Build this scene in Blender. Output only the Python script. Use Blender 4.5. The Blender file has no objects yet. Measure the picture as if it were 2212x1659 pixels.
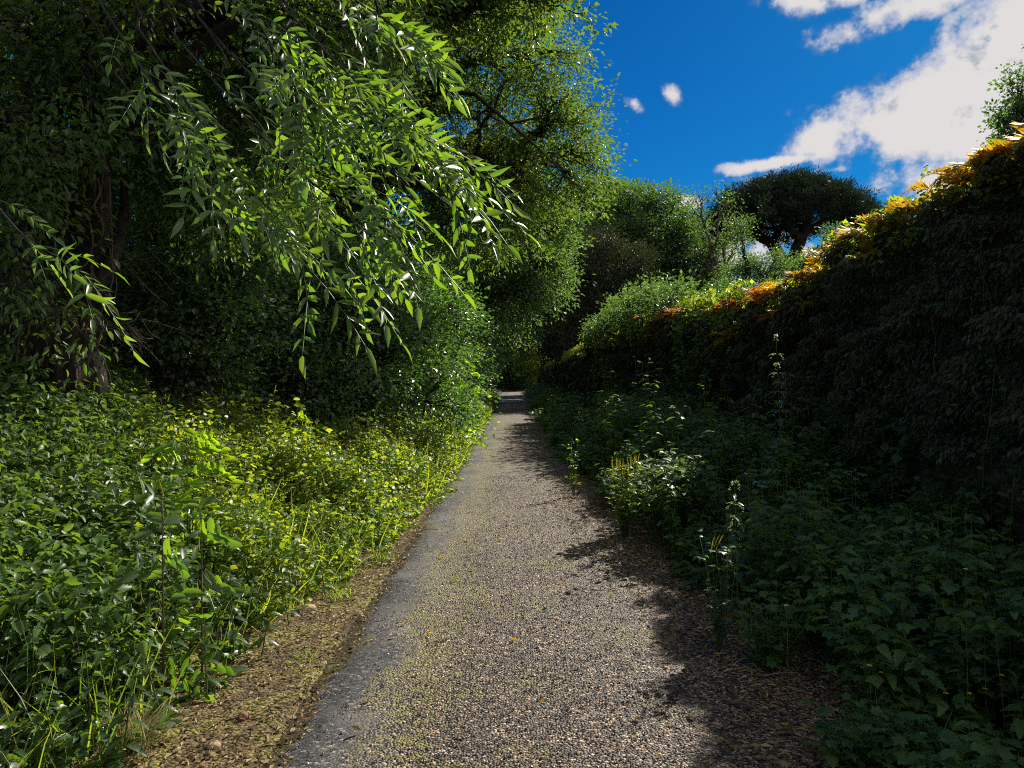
import bpy, math, random
import numpy as np
from mathutils import Vector

random.seed(7)
R = np.random.default_rng(11)
PI = math.pi
scene = bpy.context.scene
COL = scene.collection

# ------------------------------------------------------------------ basics
CAMZ = 1.6
VPX, HZY, F = 1120.0, 803.0, 1600.0


def at(px, py, d):
    """a ray of the 2212 px wide photograph met at distance d"""
    return np.array([(px - VPX) / F * d, d, CAMZ + (HZY - py) / F * d])


def nrm(v):
    v = np.asarray(v, float)
    return v / np.maximum(np.linalg.norm(v, axis=-1, keepdims=True), 1e-9)


def ss(t):
    t = np.clip(t, 0, 1)
    return t * t * (3 - 2 * t)


def _h(i, j, k, s):
    n = (i * 73856093) ^ (j * 19349663) ^ (k * 83492791) ^ (s * 2654435761)
    n = n & 0xFFFFFFFF
    n = ((n ^ (n >> 13)) * 1274126177) & 0xFFFFFFFF
    n = n ^ (n >> 16)
    return (n & 0xFFFFFF) / float(0xFFFFFF)


def vnoise(x, y, z=0.0, s=1):
    x, y, z = np.broadcast_arrays(np.asarray(x, float), np.asarray(y, float), np.asarray(z, float))
    i, j, k = (np.floor(a).astype(np.int64) for a in (x, y, z))
    fx, fy, fz = x - i, y - j, z - k
    fx, fy, fz = (a * a * (3 - 2 * a) for a in (fx, fy, fz))
    r = 0
    for a in (0, 1):
        for b in (0, 1):
            for c in (0, 1):
                w = (fx if a else 1 - fx) * (fy if b else 1 - fy) * (fz if c else 1 - fz)
                r = r + w * _h(i + a, j + b, k + c, s)
    return r


def fbm(x, y, z=0.0, s=1, o=4):
    r, a, t = 0, 1.0, 0
    for q in range(o):
        r = r + a * vnoise(np.asarray(x) * 2 ** q, np.asarray(y) * 2 ** q, np.asarray(z) * 2 ** q, s + q)
        t += a
        a *= .5
    return r / t


# ------------------------------------------------------------------ mesh making
def link(o, parent=None):
    COL.objects.link(o)
    if parent is not None:
        o.parent = parent
        o.location = o.location - parent.location if False else o.location
    return o


def mesh_from(name, V, T, mats, MI=None, flat=False, parent=None, origin=(0, 0, 0)):
    me = bpy.data.meshes.new(name)
    V = np.asarray(V, np.float32)
    T = np.asarray(T, np.int32)
    og = np.asarray(origin, np.float32)
    V = V - og
    me.vertices.add(len(V))
    me.vertices.foreach_set('co', V.ravel())
    me.loops.add(T.size)
    me.loops.foreach_set('vertex_index', T.ravel())
    me.polygons.add(len(T))
    me.polygons.foreach_set('loop_start', np.arange(0, T.size, T.shape[1], dtype=np.int32))
    if not isinstance(mats, (list, tuple)):
        mats = [mats]
    for m in mats:
        me.materials.append(m)
    if MI is not None:
        me.polygons.foreach_set('material_index', np.asarray(MI, np.int32))
    me.update(calc_edges=True)
    if flat:
        a = me.attributes.new('sharp_face', 'BOOLEAN', 'FACE')
        a.data.foreach_set('value', np.ones(len(T), bool))
    o = bpy.data.objects.new(name, me)
    if parent is not None:
        # every parent Empty is unrotated, so a child is placed relative to it
        pl = np.array(parent['_loc'])
        o.location = Vector((og - pl).tolist())
        COL.objects.link(o)
        o.parent = parent
        o['_loc'] = [float(a) for a in og]
    else:
        o.location = Vector(og.tolist())
        COL.objects.link(o)
        o['_loc'] = [float(a) for a in og]
    return o


def thing(name, loc, label, cat, group=None):
    o = bpy.data.objects.new(name, None)
    COL.objects.link(o)
    o.location = Vector([float(a) for a in loc])
    o['_loc'] = [float(a) for a in loc]
    o.empty_display_size = .2
    return tag(o, label, cat, group)


def tag(o, label=None, cat=None, group=None, kind=None):
    if label:
        o['label'] = label
    if cat:
        o['category'] = cat
    if group:
        o['group'] = group
    if kind:
        o['kind'] = kind
    return o


# leaf templates: (verts (k,3) in length / width / normal units, tris)
def strip_t(us, ws, fold=.18, droop=.12, off=None):
    V, T = [], []
    n = len(us)
    for i in range(n):
        u, w = us[i], ws[i]
        z = -droop * u * u
        V.append((u, 0, z, 0))
        V.append((u + (off[i] if off else 0), w * .5, z, fold * w))
        V.append((u + (off[i] if off else 0), -w * .5, z, fold * w))
    for i in range(n - 1):
        a, b = 3 * i, 3 * i + 3
        if ws[i] > 0:
            T += [(a, b + 1, a + 1), (a, a + 2, b + 2)]
        if ws[i + 1] > 0:
            T += [(a, b, b + 1), (a, b + 2, b)]
        if ws[i + 1] == 0 and ws[i] > 0:
            T[-2:] = [(a, b, a + 1), (a, a + 2, b)]
    return np.array(V, float), np.array(T, int)


T_DIA = (np.array([(0, 0, 0, 0), (.42, .5, 0, .16), (1, 0, -.1, 0), (.42, -.5, 0, .16)], float),
         np.array([(0, 2, 1), (0, 3, 2)]))
T_LANCE = strip_t([0, .2, .55, 1.0], [0, .8, .9, 0], .25, .18)
T_OVAL = strip_t([0, .18, .5, .82, 1.0], [.1, .8, 1.0, .75, 0], .2, .12)
T_SERR = strip_t([0, .12, .2, .3, .4, .5, .6, .7, .8, .88, 1.0],
                 [.3, .95, .8, 1.0, .8, .9, .66, .7, .42, .42, 0], .22, .22,
                 [0, .05, -.02, .05, -.02, .05, -.02, .05, -.02, .04, 0])
T_SPIKE = strip_t([0, .35, .7, 1.0], [.8, 1, .8, 0], .3, .08)
T_BLADE = strip_t([0, .35, .7, 1.0], [.8, 1, .7, 0], .2, .5)


def lobed(n=5, inner=.72, seed=0):
    """a lobed leaf lying on its stalk end, seen from above"""
    V = [(0, 0, 0), (.5, 0, .05)]
    m = n * 2 + 1
    for i in range(m):
        a = -2.35 + 4.7 * i / (m - 1)
        r = (.5 if i % 2 else .5 * inner) * (1 + .12 * math.sin(i * 2.3 + seed))
        V.append((.5 + r * math.cos(a), r * math.sin(a), -.10 * (1 if i % 2 else -.3)))
    T = [(1, i + 2, i + 3) for i in range(m - 1)] + [(0, 1, m + 1), (0, 2, 1)]
    V = np.array(V, float)
    V[2:, 0] = V[2:, 0]
    return V, np.array([(a, b, c) for a, b, c in T])


T_LOBE = lobed(5, .74)
T_LOBE3 = lobed(3, .7, 2)


class Buf:
    """gathers leaves, tubes and free triangles into one mesh"""

    def __init__(s):
        s.V, s.T, s.M, s.n = [], [], [], 0

    def add(s, V, T, mi=0):
        V = np.asarray(V, np.float32).reshape(-1, 3)
        T = np.asarray(T, np.int64).reshape(-1, 3)
        s.V.append(V)
        s.T.append(T + s.n)
        s.M.append(np.full(len(T), mi, np.int32))
        s.n += len(V)

    def leaves(s, tmpl, P, D, N, L, W, mi=0):
        tv, tt = tmpl
        P = np.asarray(P, float)
        n = len(P)
        if n == 0:
            return
        D = nrm(D)
        B = nrm(np.cross(N, D))
        N = np.cross(D, B)
        L = np.broadcast_to(np.asarray(L, float), (n,))
        W = np.broadcast_to(np.asarray(W, float), (n,))
        V = (P[:, None, :] + tv[None, :, 0, None] * (L[:, None, None] * D[:, None, :])
             + tv[None, :, 1, None] * (W[:, None, None] * B[:, None, :])
             + tv[None, :, 2, None] * (L[:, None, None] * N[:, None, :]))
        if tv.shape[1] > 3:
            V = V + tv[None, :, 3, None] * (W[:, None, None] * N[:, None, :])
        k = len(tv)
        T = tt[None, :, :] + (np.arange(n) * k)[:, None, None]
        s.add(V.reshape(-1, 3), T.reshape(-1, 3), mi)

    def segs(s, A, Bp, ra, rb, sides=5, mi=0):
        A, Bp = np.asarray(A, float), np.asarray(Bp, float)
        n = len(A)
        if n == 0:
            return
        ra = np.broadcast_to(np.asarray(ra, float), (n,))
        rb = np.broadcast_to(np.asarray(rb, float), (n,))
        D = nrm(Bp - A)
        up = np.where(np.abs(D[:, 2:3]) > .9, np.array([[1., 0, 0]]), np.array([[0, 0, 1.]]))
        X = nrm(np.cross(D, up))
        Y = np.cross(D, X)
        th = np.arange(sides) * 2 * PI / sides
        ring = X[:, None, :] * np.cos(th)[None, :, None] + Y[:, None, :] * np.sin(th)[None, :, None]
        V0 = A[:, None, :] + ring * ra[:, None, None]
        V1 = Bp[:, None, :] + ring * rb[:, None, None]
        V = np.concatenate([V0, V1], 1)
        q = []
        for i in range(sides):
            j = (i + 1) % sides
            q += [(i, j, sides + j), (i, sides + j, sides + i)]
        T = np.array(q)[None] + (np.arange(n) * 2 * sides)[:, None, None]
        s.add(V.reshape(-1, 3), T.reshape(-1, 3), mi)

    def tube(s, pts, radii, sides=8, mi=0, bump=0.0, seed=0, cap=True):
        """one continuous lofted limb"""
        pts = np.asarray(pts, float)
        n = len(pts)
        radii = np.broadcast_to(np.asarray(radii, float), (n,))
        tan = nrm(np.gradient(pts, axis=0))
        X = nrm(np.cross(tan[0], [0.13, 1, 0.07]))
        V = []
        th = np.arange(sides) * 2 * PI / sides
        for i in range(n):
            X = nrm(X - tan[i] * np.dot(X, tan[i]))
            Y = np.cross(tan[i], X)
            r = radii[i]
            if bump:
                c = np.cos(th) * 3.2
                sn = np.sin(th) * 3.2
                zz = i * .13
                rid = np.abs(vnoise(c * 2.4, sn * 2.4, zz * 1.6, seed) - .5) * 2
                r = r * (1 + bump * (rid - .5) + bump * 1.2 * (vnoise(c * .6, sn * .6, zz * .8, seed + 3) - .5))
                r = r[:, None]
            V.append(pts[i] + (np.cos(th)[:, None] * X + np.sin(th)[:, None] * Y) * r)
        T = []
        a = np.arange(sides)
        b = (a + 1) % sides
        for i in range(n - 1):
            o0, o1 = i * sides, (i + 1) * sides
            T.append(np.stack([o0 + a, o0 + b, o1 + b], 1))
            T.append(np.stack([o0 + a, o1 + b, o1 + a], 1))
        V = np.concatenate(V)
        if cap:
            V = np.concatenate([V, pts[-1:]])
            T.append(np.stack([(n - 1) * sides + a, (n - 1) * sides + b, np.full(sides, n * sides)], 1))
        s.add(V, np.concatenate(T), mi)

    def build(s, name, mats, parent=None, flat=False, origin=(0, 0, 0)):
        if not s.V:
            return None
        return mesh_from(name, np.concatenate(s.V), np.concatenate(s.T), mats,
                         np.concatenate(s.M), flat, parent, origin)


def spline(pts, n):
    """Catmull-Rom through the given points"""
    P = np.asarray(pts, float)
    P = np.concatenate([[2 * P[0] - P[1]], P, [2 * P[-1] - P[-2]]])
    out = []
    m = len(P) - 3
    for q in np.linspace(0, m - 1e-6, n):
        i = int(q)
        t = q - i
        a, b, c, d = P[i:i + 4]
        out.append(.5 * ((2 * b) + (-a + c) * t + (2 * a - 5 * b + 4 * c - d) * t * t + (-a + 3 * b - 3 * c + d) * t ** 3))
    return np.array(out)


# ------------------------------------------------------------------ materials
def nodes(name):
    m = bpy.data.materials.new(name)
    m.use_nodes = True
    nt = m.node_tree
    nt.nodes.clear()
    return m, nt, nt.nodes, nt.links


def ramp(nt, stops, interp='LINEAR'):
    r = nt.nodes.new('ShaderNodeValToRGB')
    r.color_ramp.interpolation = interp
    el = r.color_ramp.elements
    while len(el) > 1:
        el.remove(el[-1])
    el[0].position = stops[0][0]
    el[0].color = (*stops[0][1], 1)
    for p, c in stops[1:]:
        e = el.new(p)
        e.color = (*c, 1)
    return r


def leaf_mat(name, cols, trans=(.25, .45, .02), tf=.45, rough=.38, spec=.5, scale=.6, tvar=None):
    """cols: three base colours picked leaf by leaf; light passes through the blade"""
    m, nt, N, K = nodes(name)
    g = N.new('ShaderNodeNewGeometry')
    n = len(cols)
    rp = ramp(nt, [(i / max(1, n - 1), c) for i, c in enumerate(cols)])
    K.new(g.outputs['Random Per Island'], rp.inputs[0])
    # clump-scale drift of hue, fixed to the plant
    tc = N.new('ShaderNodeTexCoord')
    ns = N.new('ShaderNodeTexNoise')
    ns.inputs['Scale'].default_value = scale
    ns.inputs['Detail'].default_value = 3
    K.new(tc.outputs['Object'], ns.inputs['Vector'])
    mr = N.new('ShaderNodeMapRange')
    mr.inputs['From Min'].default_value = .3
    mr.inputs['From Max'].default_value = .7
    mr.inputs['To Min'].default_value = .7
    mr.inputs['To Max'].default_value = 1.3
    K.new(ns.outputs['Fac'], mr.inputs['Value'])
    mx = N.new('ShaderNodeMix')
    mx.data_type = 'RGBA'
    mx.blend_type = 'MULTIPLY'
    mx.inputs['Factor'].default_value = 1
    K.new(rp.outputs[0], mx.inputs[6])
    K.new(mr.outputs[0], mx.inputs[7])
    b = N.new('ShaderNodeBsdfPrincipled')
    K.new(mx.outputs[2], b.inputs['Base Color'])
    b.inputs['Roughness'].default_value = rough
    b.inputs['Specular IOR Level'].default_value = spec
    tr = N.new('ShaderNodeBsdfTranslucent')
    t2 = N.new('ShaderNodeMix')
    t2.data_type = 'RGBA'
    t2.blend_type = 'MIX'
    tv = tvar or tuple(c * .6 for c in trans)
    t2.inputs[6].default_value = (*trans, 1)
    t2.inputs[7].default_value = (*tv, 1)
    ml = N.new('ShaderNodeMath')
    ml.operation = 'MULTIPLY'
    ml.inputs[1].default_value = 7.31
    fr = N.new('ShaderNodeMath')
    fr.operation = 'FRACT'
    K.new(g.outputs['Random Per Island'], ml.inputs[0])
    K.new(ml.outputs[0], fr.inputs[0])
    K.new(fr.outputs[0], t2.inputs[0])
    K.new(t2.outputs[2], tr.inputs['Color'])
    ms = N.new('ShaderNodeMixShader')
    ms.inputs[0].default_value = tf
    K.new(b.outputs[0], ms.inputs[1])
    K.new(tr.outputs[0], ms.inputs[2])
    o = N.new('ShaderNodeOutputMaterial')
    K.new(ms.outputs[0], o.inputs['Surface'])
    return m


def bark_mat(name, c1, c2, scale=6, bump=.6):
    m, nt, N, K = nodes(name)
    tc = N.new('ShaderNodeTexCoord')
    mp = N.new('ShaderNodeMapping')
    mp.inputs['Scale'].default_value = (1, 1, .25)
    K.new(tc.outputs['Object'], mp.inputs['Vector'])
    ns = N.new('ShaderNodeTexNoise')
    ns.inputs['Scale'].default_value = scale * 2
    ns.inputs['Detail'].default_value = 8
    ns.inputs['Roughness'].default_value = .65
    K.new(mp.outputs[0], ns.inputs['Vector'])
    rp = ramp(nt, [(.3, c1), (.7, c2)])
    K.new(ns.outputs['Fac'], rp.inputs[0])
    b = N.new('ShaderNodeBsdfPrincipled')
    b.inputs['Roughness'].default_value = .85
    b.inputs['Specular IOR Level'].default_value = .2
    K.new(rp.outputs[0], b.inputs['Base Color'])
    bp = N.new('ShaderNodeBump')
    bp.inputs['Strength'].default_value = bump
    bp.inputs['Distance'].default_value = .03
    K.new(ns.outputs['Fac'], bp.inputs['Height'])
    K.new(bp.outputs[0], b.inputs['Normal'])
    o = N.new('ShaderNodeOutputMaterial')
    K.new(b.outputs[0], o.inputs['Surface'])
    return m


M = {}
M['ash'] = leaf_mat('ash_leaf', [(.03, .065, .014), (.045, .09, .018), (.06, .11, .025)], (.34, .56, .015), .45, .4, .6, 1.5, (.16, .36, .012))
M['oak'] = leaf_mat('oak_leaf', [(.03, .06, .014), (.045, .085, .02), (.08, .095, .03)], (.17, .38, .02), .38, .5, .5, .5, (.28, .35, .025))
M['shrub'] = leaf_mat('hedge_leaf', [(.045, .085, .032), (.065, .115, .045), (.08, .14, .06)], (.22, .42, .03), .36, .40, .75, .7, (.08, .22, .02))
M['grey'] = leaf_mat('poplar_leaf', [(.04, .075, .03), (.055, .10, .035), (.075, .115, .05)], (.22, .40, .05), .38, .5, .4, .4)
M['far'] = leaf_mat('wood_leaf', [(.03, .06, .02), (.05, .09, .025), (.06, .10, .04)], (.20, .38, .04), .35, .5, .3, .25)
M['conifer'] = leaf_mat('conifer_needle', [(.02, .03, .014), (.035, .045, .018), (.05, .05, .02)], (.10, .13, .03), .2, .6, .2, .4)
M['pine'] = leaf_mat('pine_needle', [(.014, .024, .014), (.022, .034, .018), (.035, .048, .02)], (.05, .08, .02), .15, .6, .2, .3)
M['weed'] = leaf_mat('weed_leaf', [(.05, .10, .02), (.07, .14, .025), (.11, .17, .035)], (.64, .72, .02), .48, .45, .5, .9, (.20, .38, .02))
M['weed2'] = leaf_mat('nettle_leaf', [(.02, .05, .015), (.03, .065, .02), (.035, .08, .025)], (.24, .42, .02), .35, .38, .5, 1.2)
M['shade'] = leaf_mat('bramble_leaf', [(.035, .08, .024), (.055, .105, .028), (.065, .13, .03)], (.28, .46, .03), .34, .45, .3, 1.2)
M['robinia'] = leaf_mat('robinia_leaf', [(.06, .13, .015), (.09, .17, .02), (.12, .20, .02)], (.55, .78, .015), .58, .4, .35, 2, (.40, .68, .01))
M['gold'] = leaf_mat('golden_fern', [(.22, .14, .01), (.30, .19, .012), (.20, .19, .02)], (.72, .42, .01), .5, .55, .2, 3, (.45, .22, .01))
M['orange'] = leaf_mat('orange_fern', [(.22, .08, .008), (.26, .11, .01), (.15, .05, .008)], (.66, .24, .01), .45, .55, .2, 3, (.55, .12, .01))
M['fernyg'] = leaf_mat('yellow_green_fern', [(.12, .16, .012), (.2, .2, .015), (.08, .12, .015)], (.62, .56, .01), .5, .5, .3, 3, (.40, .52, .01))
M['moss'] = leaf_mat('wall_moss', [(.045, .07, .032), (.07, .085, .042), (.11, .09, .055)], (.12, .12, .03), .2, .7, .15, 1.6)
M['dead'] = leaf_mat('dead_leaf', [(.10, .06, .025), (.20, .14, .06), (.32, .25, .13)], (.3, .2, .08), .15, .6, .3, 4)
M['straw'] = leaf_mat('straw', [(.22, .19, .07), (.32, .27, .12), (.20, .22, .06)], (.4, .38, .1), .3, .5, .3, 4)
M['spike'] = leaf_mat('seed_spike', [(.12, .14, .03), (.2, .15, .03), (.09, .13, .03)], (.36, .34, .03), .4, .5, .3, 4)
M['flower'] = leaf_mat('yellow_petal', [(.7, .5, .01), (.8, .6, .02)], (.85, .65, .02), .4, .5, .3, 4)
M['whiteflower'] = leaf_mat('pale_petal', [(.5, .5, .3), (.6, .6, .4)], (.6, .65, .3), .4, .5, .3, 4)
M['bark'] = bark_mat('old_bark', (.010, .008, .007), (.065, .048, .036), 14, 1.0)
M['twig'] = bark_mat('twig_bark', (.04, .03, .022), (.12, .09, .06), 12, .4)
M['paletwig'] = bark_mat('pale_twig', (.15, .12, .08), (.30, .25, .18), 12, .4)
M['darkbark'] = bark_mat('dark_bark', (.015, .012, .01), (.05, .04, .032), 8, .6)
M['stem'] = leaf_mat('green_stem', [(.06, .10, .025), (.09, .12, .03)], (.2, .3, .03), .2, .5, .4, 2)
M['stone'] = bark_mat('field_stone', (.18, .13, .07), (.42, .34, .2), 9, .5)
M['redstone'] = bark_mat('reddish_stone', (.12, .055, .035), (.28, .15, .10), 9, .5)


def ground_mat():
    m, nt, N, K = nodes('soil')
    tc = N.new('ShaderNodeTexCoord')
    ns = N.new('ShaderNodeTexNoise')
    ns.inputs['Scale'].default_value = 2.2
    ns.inputs['Detail'].default_value = 10
    ns.inputs['Roughness'].default_value = .7
    K.new(tc.outputs['Object'], ns.inputs['Vector'])
    rp = ramp(nt, [(.3, (.025, .019, .012)), (.5, (.05, .038, .02)), (.62, (.045, .06, .018)), (.75, (.10, .085, .035))])
    K.new(ns.outputs['Fac'], rp.inputs[0])
    b = N.new('ShaderNodeBsdfPrincipled')
    b.inputs['Roughness'].default_value = .95
    b.inputs['Specular IOR Level'].default_value = .1
    K.new(rp.outputs[0], b.inputs['Base Color'])
    n2 = N.new('ShaderNodeTexNoise')
    n2.inputs['Scale'].default_value = 40
    n2.inputs['Detail'].default_value = 6
    K.new(tc.outputs['Object'], n2.inputs['Vector'])
    bp = N.new('ShaderNodeBump')
    bp.inputs['Strength'].default_value = .8
    bp.inputs['Distance'].default_value = .03
    K.new(n2.outputs['Fac'], bp.inputs['Height'])
    K.new(bp.outputs[0], b.inputs['Normal'])
    o = N.new('ShaderNodeOutputMaterial')
    K.new(b.outputs[0], o.inputs['Surface'])
    return m


def verge_mat():
    m, nt, N, K = nodes('verge_dirt')
    tc = N.new('ShaderNodeTexCoord')
    ns = N.new('ShaderNodeTexNoise')
    ns.inputs['Scale'].default_value = 3.5
    ns.inputs['Detail'].default_value = 9
    ns.inputs['Roughness'].default_value = .7
    K.new(tc.outputs['Object'], ns.inputs['Vector'])
    rp = ramp(nt, [(.32, (.05, .035, .02)), (.48, (.11, .08, .04)), (.58, (.15, .14, .035)), (.7, (.2, .15, .08))])
    K.new(ns.outputs['Fac'], rp.inputs[0])
    vo = N.new('ShaderNodeTexVoronoi')
    vo.inputs['Scale'].default_value = 55
    K.new(tc.outputs['Object'], vo.inputs['Vector'])
    sp = N.new('ShaderNodeSeparateColor')
    K.new(vo.outputs['Color'], sp.inputs[0])
    mr = N.new('ShaderNodeMapRange')
    mr.inputs['To Min'].default_value = .35
    mr.inputs['To Max'].default_value = 1.7
    K.new(sp.outputs[0], mr.inputs['Value'])
    mx = N.new('ShaderNodeMix')
    mx.data_type = 'RGBA'
    mx.blend_type = 'MULTIPLY'
    mx.inputs['Factor'].default_value = 1
    K.new(rp.outputs[0], mx.inputs[6])
    K.new(mr.outputs[0], mx.inputs[7])
    b = N.new('ShaderNodeBsdfPrincipled')
    b.inputs['Roughness'].default_value = .9
    b.inputs['Specular IOR Level'].default_value = .15
    K.new(mx.outputs[2], b.inputs['Base Color'])
    bp = N.new('ShaderNodeBump')
    bp.inputs['Strength'].default_value = 1
    bp.inputs['Distance'].default_value = .012
    K.new(vo.outputs['Distance'], bp.inputs['Height'])
    bp.invert = True
    K.new(bp.outputs[0], b.inputs['Normal'])
    o = N.new('ShaderNodeOutputMaterial')
    K.new(b.outputs[0], o.inputs['Surface'])
    return m


def road_mat():
    m, nt, N, K = nodes('worn_asphalt')
    tc = N.new('ShaderNodeTexCoord')
    sx = N.new('ShaderNodeSeparateXYZ')
    K.new(tc.outputs['Object'], sx.inputs[0])

    def noise(scale, det=4, rough=.6, vec=None):
        n = N.new('ShaderNodeTexNoise')
        n.inputs['Scale'].default_value = scale
        n.inputs['Detail'].default_value = det
        n.inputs['Roughness'].default_value = rough
        K.new(vec or tc.outputs['Object'], n.inputs['Vector'])
        return n

    def math(op, a, b=None, c=None):
        q = N.new('ShaderNodeMath')
        q.operation = op
        for i, v in enumerate((a, b, c)):
            if v is None:
                continue
            if isinstance(v, (int, float)):
                q.inputs[i].default_value = v
            else:
                K.new(v, q.inputs[i])
        return q.outputs[0]

    def mix(f, a, b, mode='MIX'):
        q = N.new('ShaderNodeMix')
        q.data_type = 'RGBA'
        q.blend_type = mode
        for i, v in ((0, f), (6, a), (7, b)):
            if isinstance(v, (int, float)):
                q.inputs[i].default_value = v
            elif isinstance(v, tuple):
                q.inputs[i].default_value = (*v, 1)
            else:
                K.new(v, q.inputs[i])
        return q.outputs[2]

    def rng(v, a, b, c=0.0, d=1.0):
        q = N.new('ShaderNodeMapRange')
        q.interpolation_type = 'SMOOTHSTEP'
        for i, u in enumerate((a, b, c, d)):
            q.inputs[i + 1].default_value = u
        K.new(v, q.inputs[0])
        return q.outputs[0]

    vo = N.new('ShaderNodeTexVoronoi')
    vo.inputs['Scale'].default_value = 80
    K.new(tc.outputs['Object'], vo.inputs['Vector'])
    sp = N.new('ShaderNodeSeparateColor')
    K.new(vo.outputs['Color'], sp.inputs[0])
    wob = noise(1.1, 4)
    xx = math('ADD', sx.outputs[0], math('MULTIPLY', math('SUBTRACT', wob.outputs['Fac'], .5), .7))
    coarse = rng(xx, -.85, -.45)             # left wheel strip is the smooth, dark, patched half
    stone_l = ramp(nt, [(0, (.008, .006, .005)), (.42, (.03, .021, .015)), (.62, (.09, .058, .036)), (.86, (.24, .162, .105)), (1, (.54, .41, .28))])
    stone_d = ramp(nt, [(0, (.015, .015, .017)), (.6, (.05, .05, .055)), (.9, (.10, .10, .105)), (1, (.25, .24, .24))])
    K.new(sp.outputs[0], stone_l.inputs[0])
    K.new(sp.outputs[0], stone_d.inputs[0])
    base = mix(coarse, stone_d.outputs[0], stone_l.outputs[0])
    # dusty grey worn patches in the dark half
    dust = rng(noise(1.7, 5).outputs['Fac'], .5, .62)
    base = mix(math('MULTIPLY', dust, math('MULTIPLY', math('SUBTRACT', 1.0, coarse), .6)), base, (.13, .12, .115))
    # moss seam along the joint and scattered patches
    d = math('ABSOLUTE', math('SUBTRACT', xx, -.50))
    seam = rng(d, .32, .06)
    mo = rng(noise(16, 6, .75).outputs['Fac'], .46, .56)
    pat = rng(noise(1.3, 5, .65).outputs['Fac'], .50, .64)
    mossf = math('MULTIPLY', mo, math('MAXIMUM', math('MULTIPLY', seam, .8), math('MULTIPLY', pat, .85)))
    worn = rng(noise(.9, 5, .6).outputs['Fac'], .35, .65, .72, 1.12)
    base = mix(1.0, base, worn, 'MULTIPLY')
    base = mix(mossf, base, mix(noise(30, 3).outputs['Fac'], (.06, .07, .01), (.22, .19, .02)))
    b = N.new('ShaderNodeBsdfPrincipled')
    K.new(base, b.inputs['Base Color'])
    b.inputs['Roughness'].default_value = .62
    b.inputs['Specular IOR Level'].default_value = .45
    bp = N.new('ShaderNodeBump')
    bp.invert = True
    bp.inputs['Distance'].default_value = .014
    K.new(math('ADD', math('MULTIPLY', coarse, .75), .25), bp.inputs['Strength'])
    K.new(vo.outputs['Distance'], bp.inputs['Height'])
    K.new(bp.outputs[0], b.inputs['Normal'])
    o = N.new('ShaderNodeOutputMaterial')
    K.new(b.outputs[0], o.inputs['Surface'])
    return m


def pebble_mat():
    m, nt, N, K = nodes('loose_chippings')
    g = N.new('ShaderNodeNewGeometry')
    rp = ramp(nt, [(0, (.025, .02, .016)), (.35, (.07, .052, .038)), (.6, (.17, .125, .085)), (.9, (.34, .27, .20)), (.97, (.22, .10, .06)), (1, (.50, .46, .42))])
    K.new(g.outputs['Random Per Island'], rp.inputs[0])
    b = N.new('ShaderNodeBsdfPrincipled')
    b.inputs['Roughness'].default_value = .5
    K.new(rp.outputs[0], b.inputs['Base Color'])
    o = N.new('ShaderNodeOutputMaterial')
    K.new(b.outputs[0], o.inputs['Surface'])
    return m


def wall_mat():
    m, nt, N, K = nodes('mossy_stonework')
    tc = N.new('ShaderNodeTexCoord')
    ns = N.new('ShaderNodeTexNoise')
    ns.inputs['Scale'].default_value = 3
    ns.inputs['Detail'].default_value = 10
    ns.inputs['Roughness'].default_value = .7
    K.new(tc.outputs['Object'], ns.inputs['Vector'])
    rp = ramp(nt, [(.3, (.025, .03, .016)), (.48, (.045, .042, .026)), (.56, (.10, .058, .042)), (.7, (.17, .11, .08))])
    K.new(ns.outputs['Fac'], rp.inputs[0])
    n2 = N.new('ShaderNodeTexNoise')
    n2.inputs['Scale'].default_value = 32
    n2.inputs['Detail'].default_value = 8
    K.new(tc.outputs['Object'], n2.inputs['Vector'])
    b = N.new('ShaderNodeBsdfPrincipled')
    b.inputs['Roughness'].default_value = .9
    b.inputs['Specular IOR Level'].default_value = .2
    K.new(rp.outputs[0], b.inputs['Base Color'])
    bp = N.new('ShaderNodeBump')
    bp.inputs['Strength'].default_value = .9
    bp.inputs['Distance'].default_value = .03
    K.new(n2.outputs['Fac'], bp.inputs['Height'])
    K.new(bp.outputs[0], b.inputs['Normal'])
    o = N.new('ShaderNodeOutputMaterial')
    K.new(b.outputs[0], o.inputs['Surface'])
    return m


# ------------------------------------------------------------------ lie of the land
def wx(y):
    return np.interp(y, [-6, 8, 11, 16, 22, 33, 45, 58, 64], [3.4, 3.38, 3.2, 2.85, 2.62, 2.35, 2.05, 1.8, 1.75])


def wtop(y):
    b = np.interp(y, [-6, 3, 5, 7, 9, 11, 14, 17, 22, 31, 42, 58], [3.2, 3.15, 3.0, 2.9, 2.6, 2.45, 2.6, 2.58, 2.52, 2.35, 2.0, 1.95])
    return b + .10 * (vnoise(np.asarray(y) * 1.3, 0, 0, 5) - .5) + .08 * (vnoise(np.asarray(y) * 4, 3, 0, 6) - .5)


def ledge(y):      # edge of the left bed
    return np.interp(y, [-3, 3, 4.3, 5.5, 7.6, 12, 60], [-1.75, -1.72, -1.62, -1.4, -1.15, -1.05, -1.1]) + .16 * (vnoise(np.asarray(y) * 1.1, 7, 0, 9) - .5)


def redge(y):
    return np.interp(y, [-3, 3, 4.5, 7, 16, 26, 40, 60], [1.55, 1.45, 1.45, 1.15, .72, .6, .6, .7]) + .3 * (vnoise(np.asarray(y) * .8, 17, 0, 19) - .5)


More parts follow.
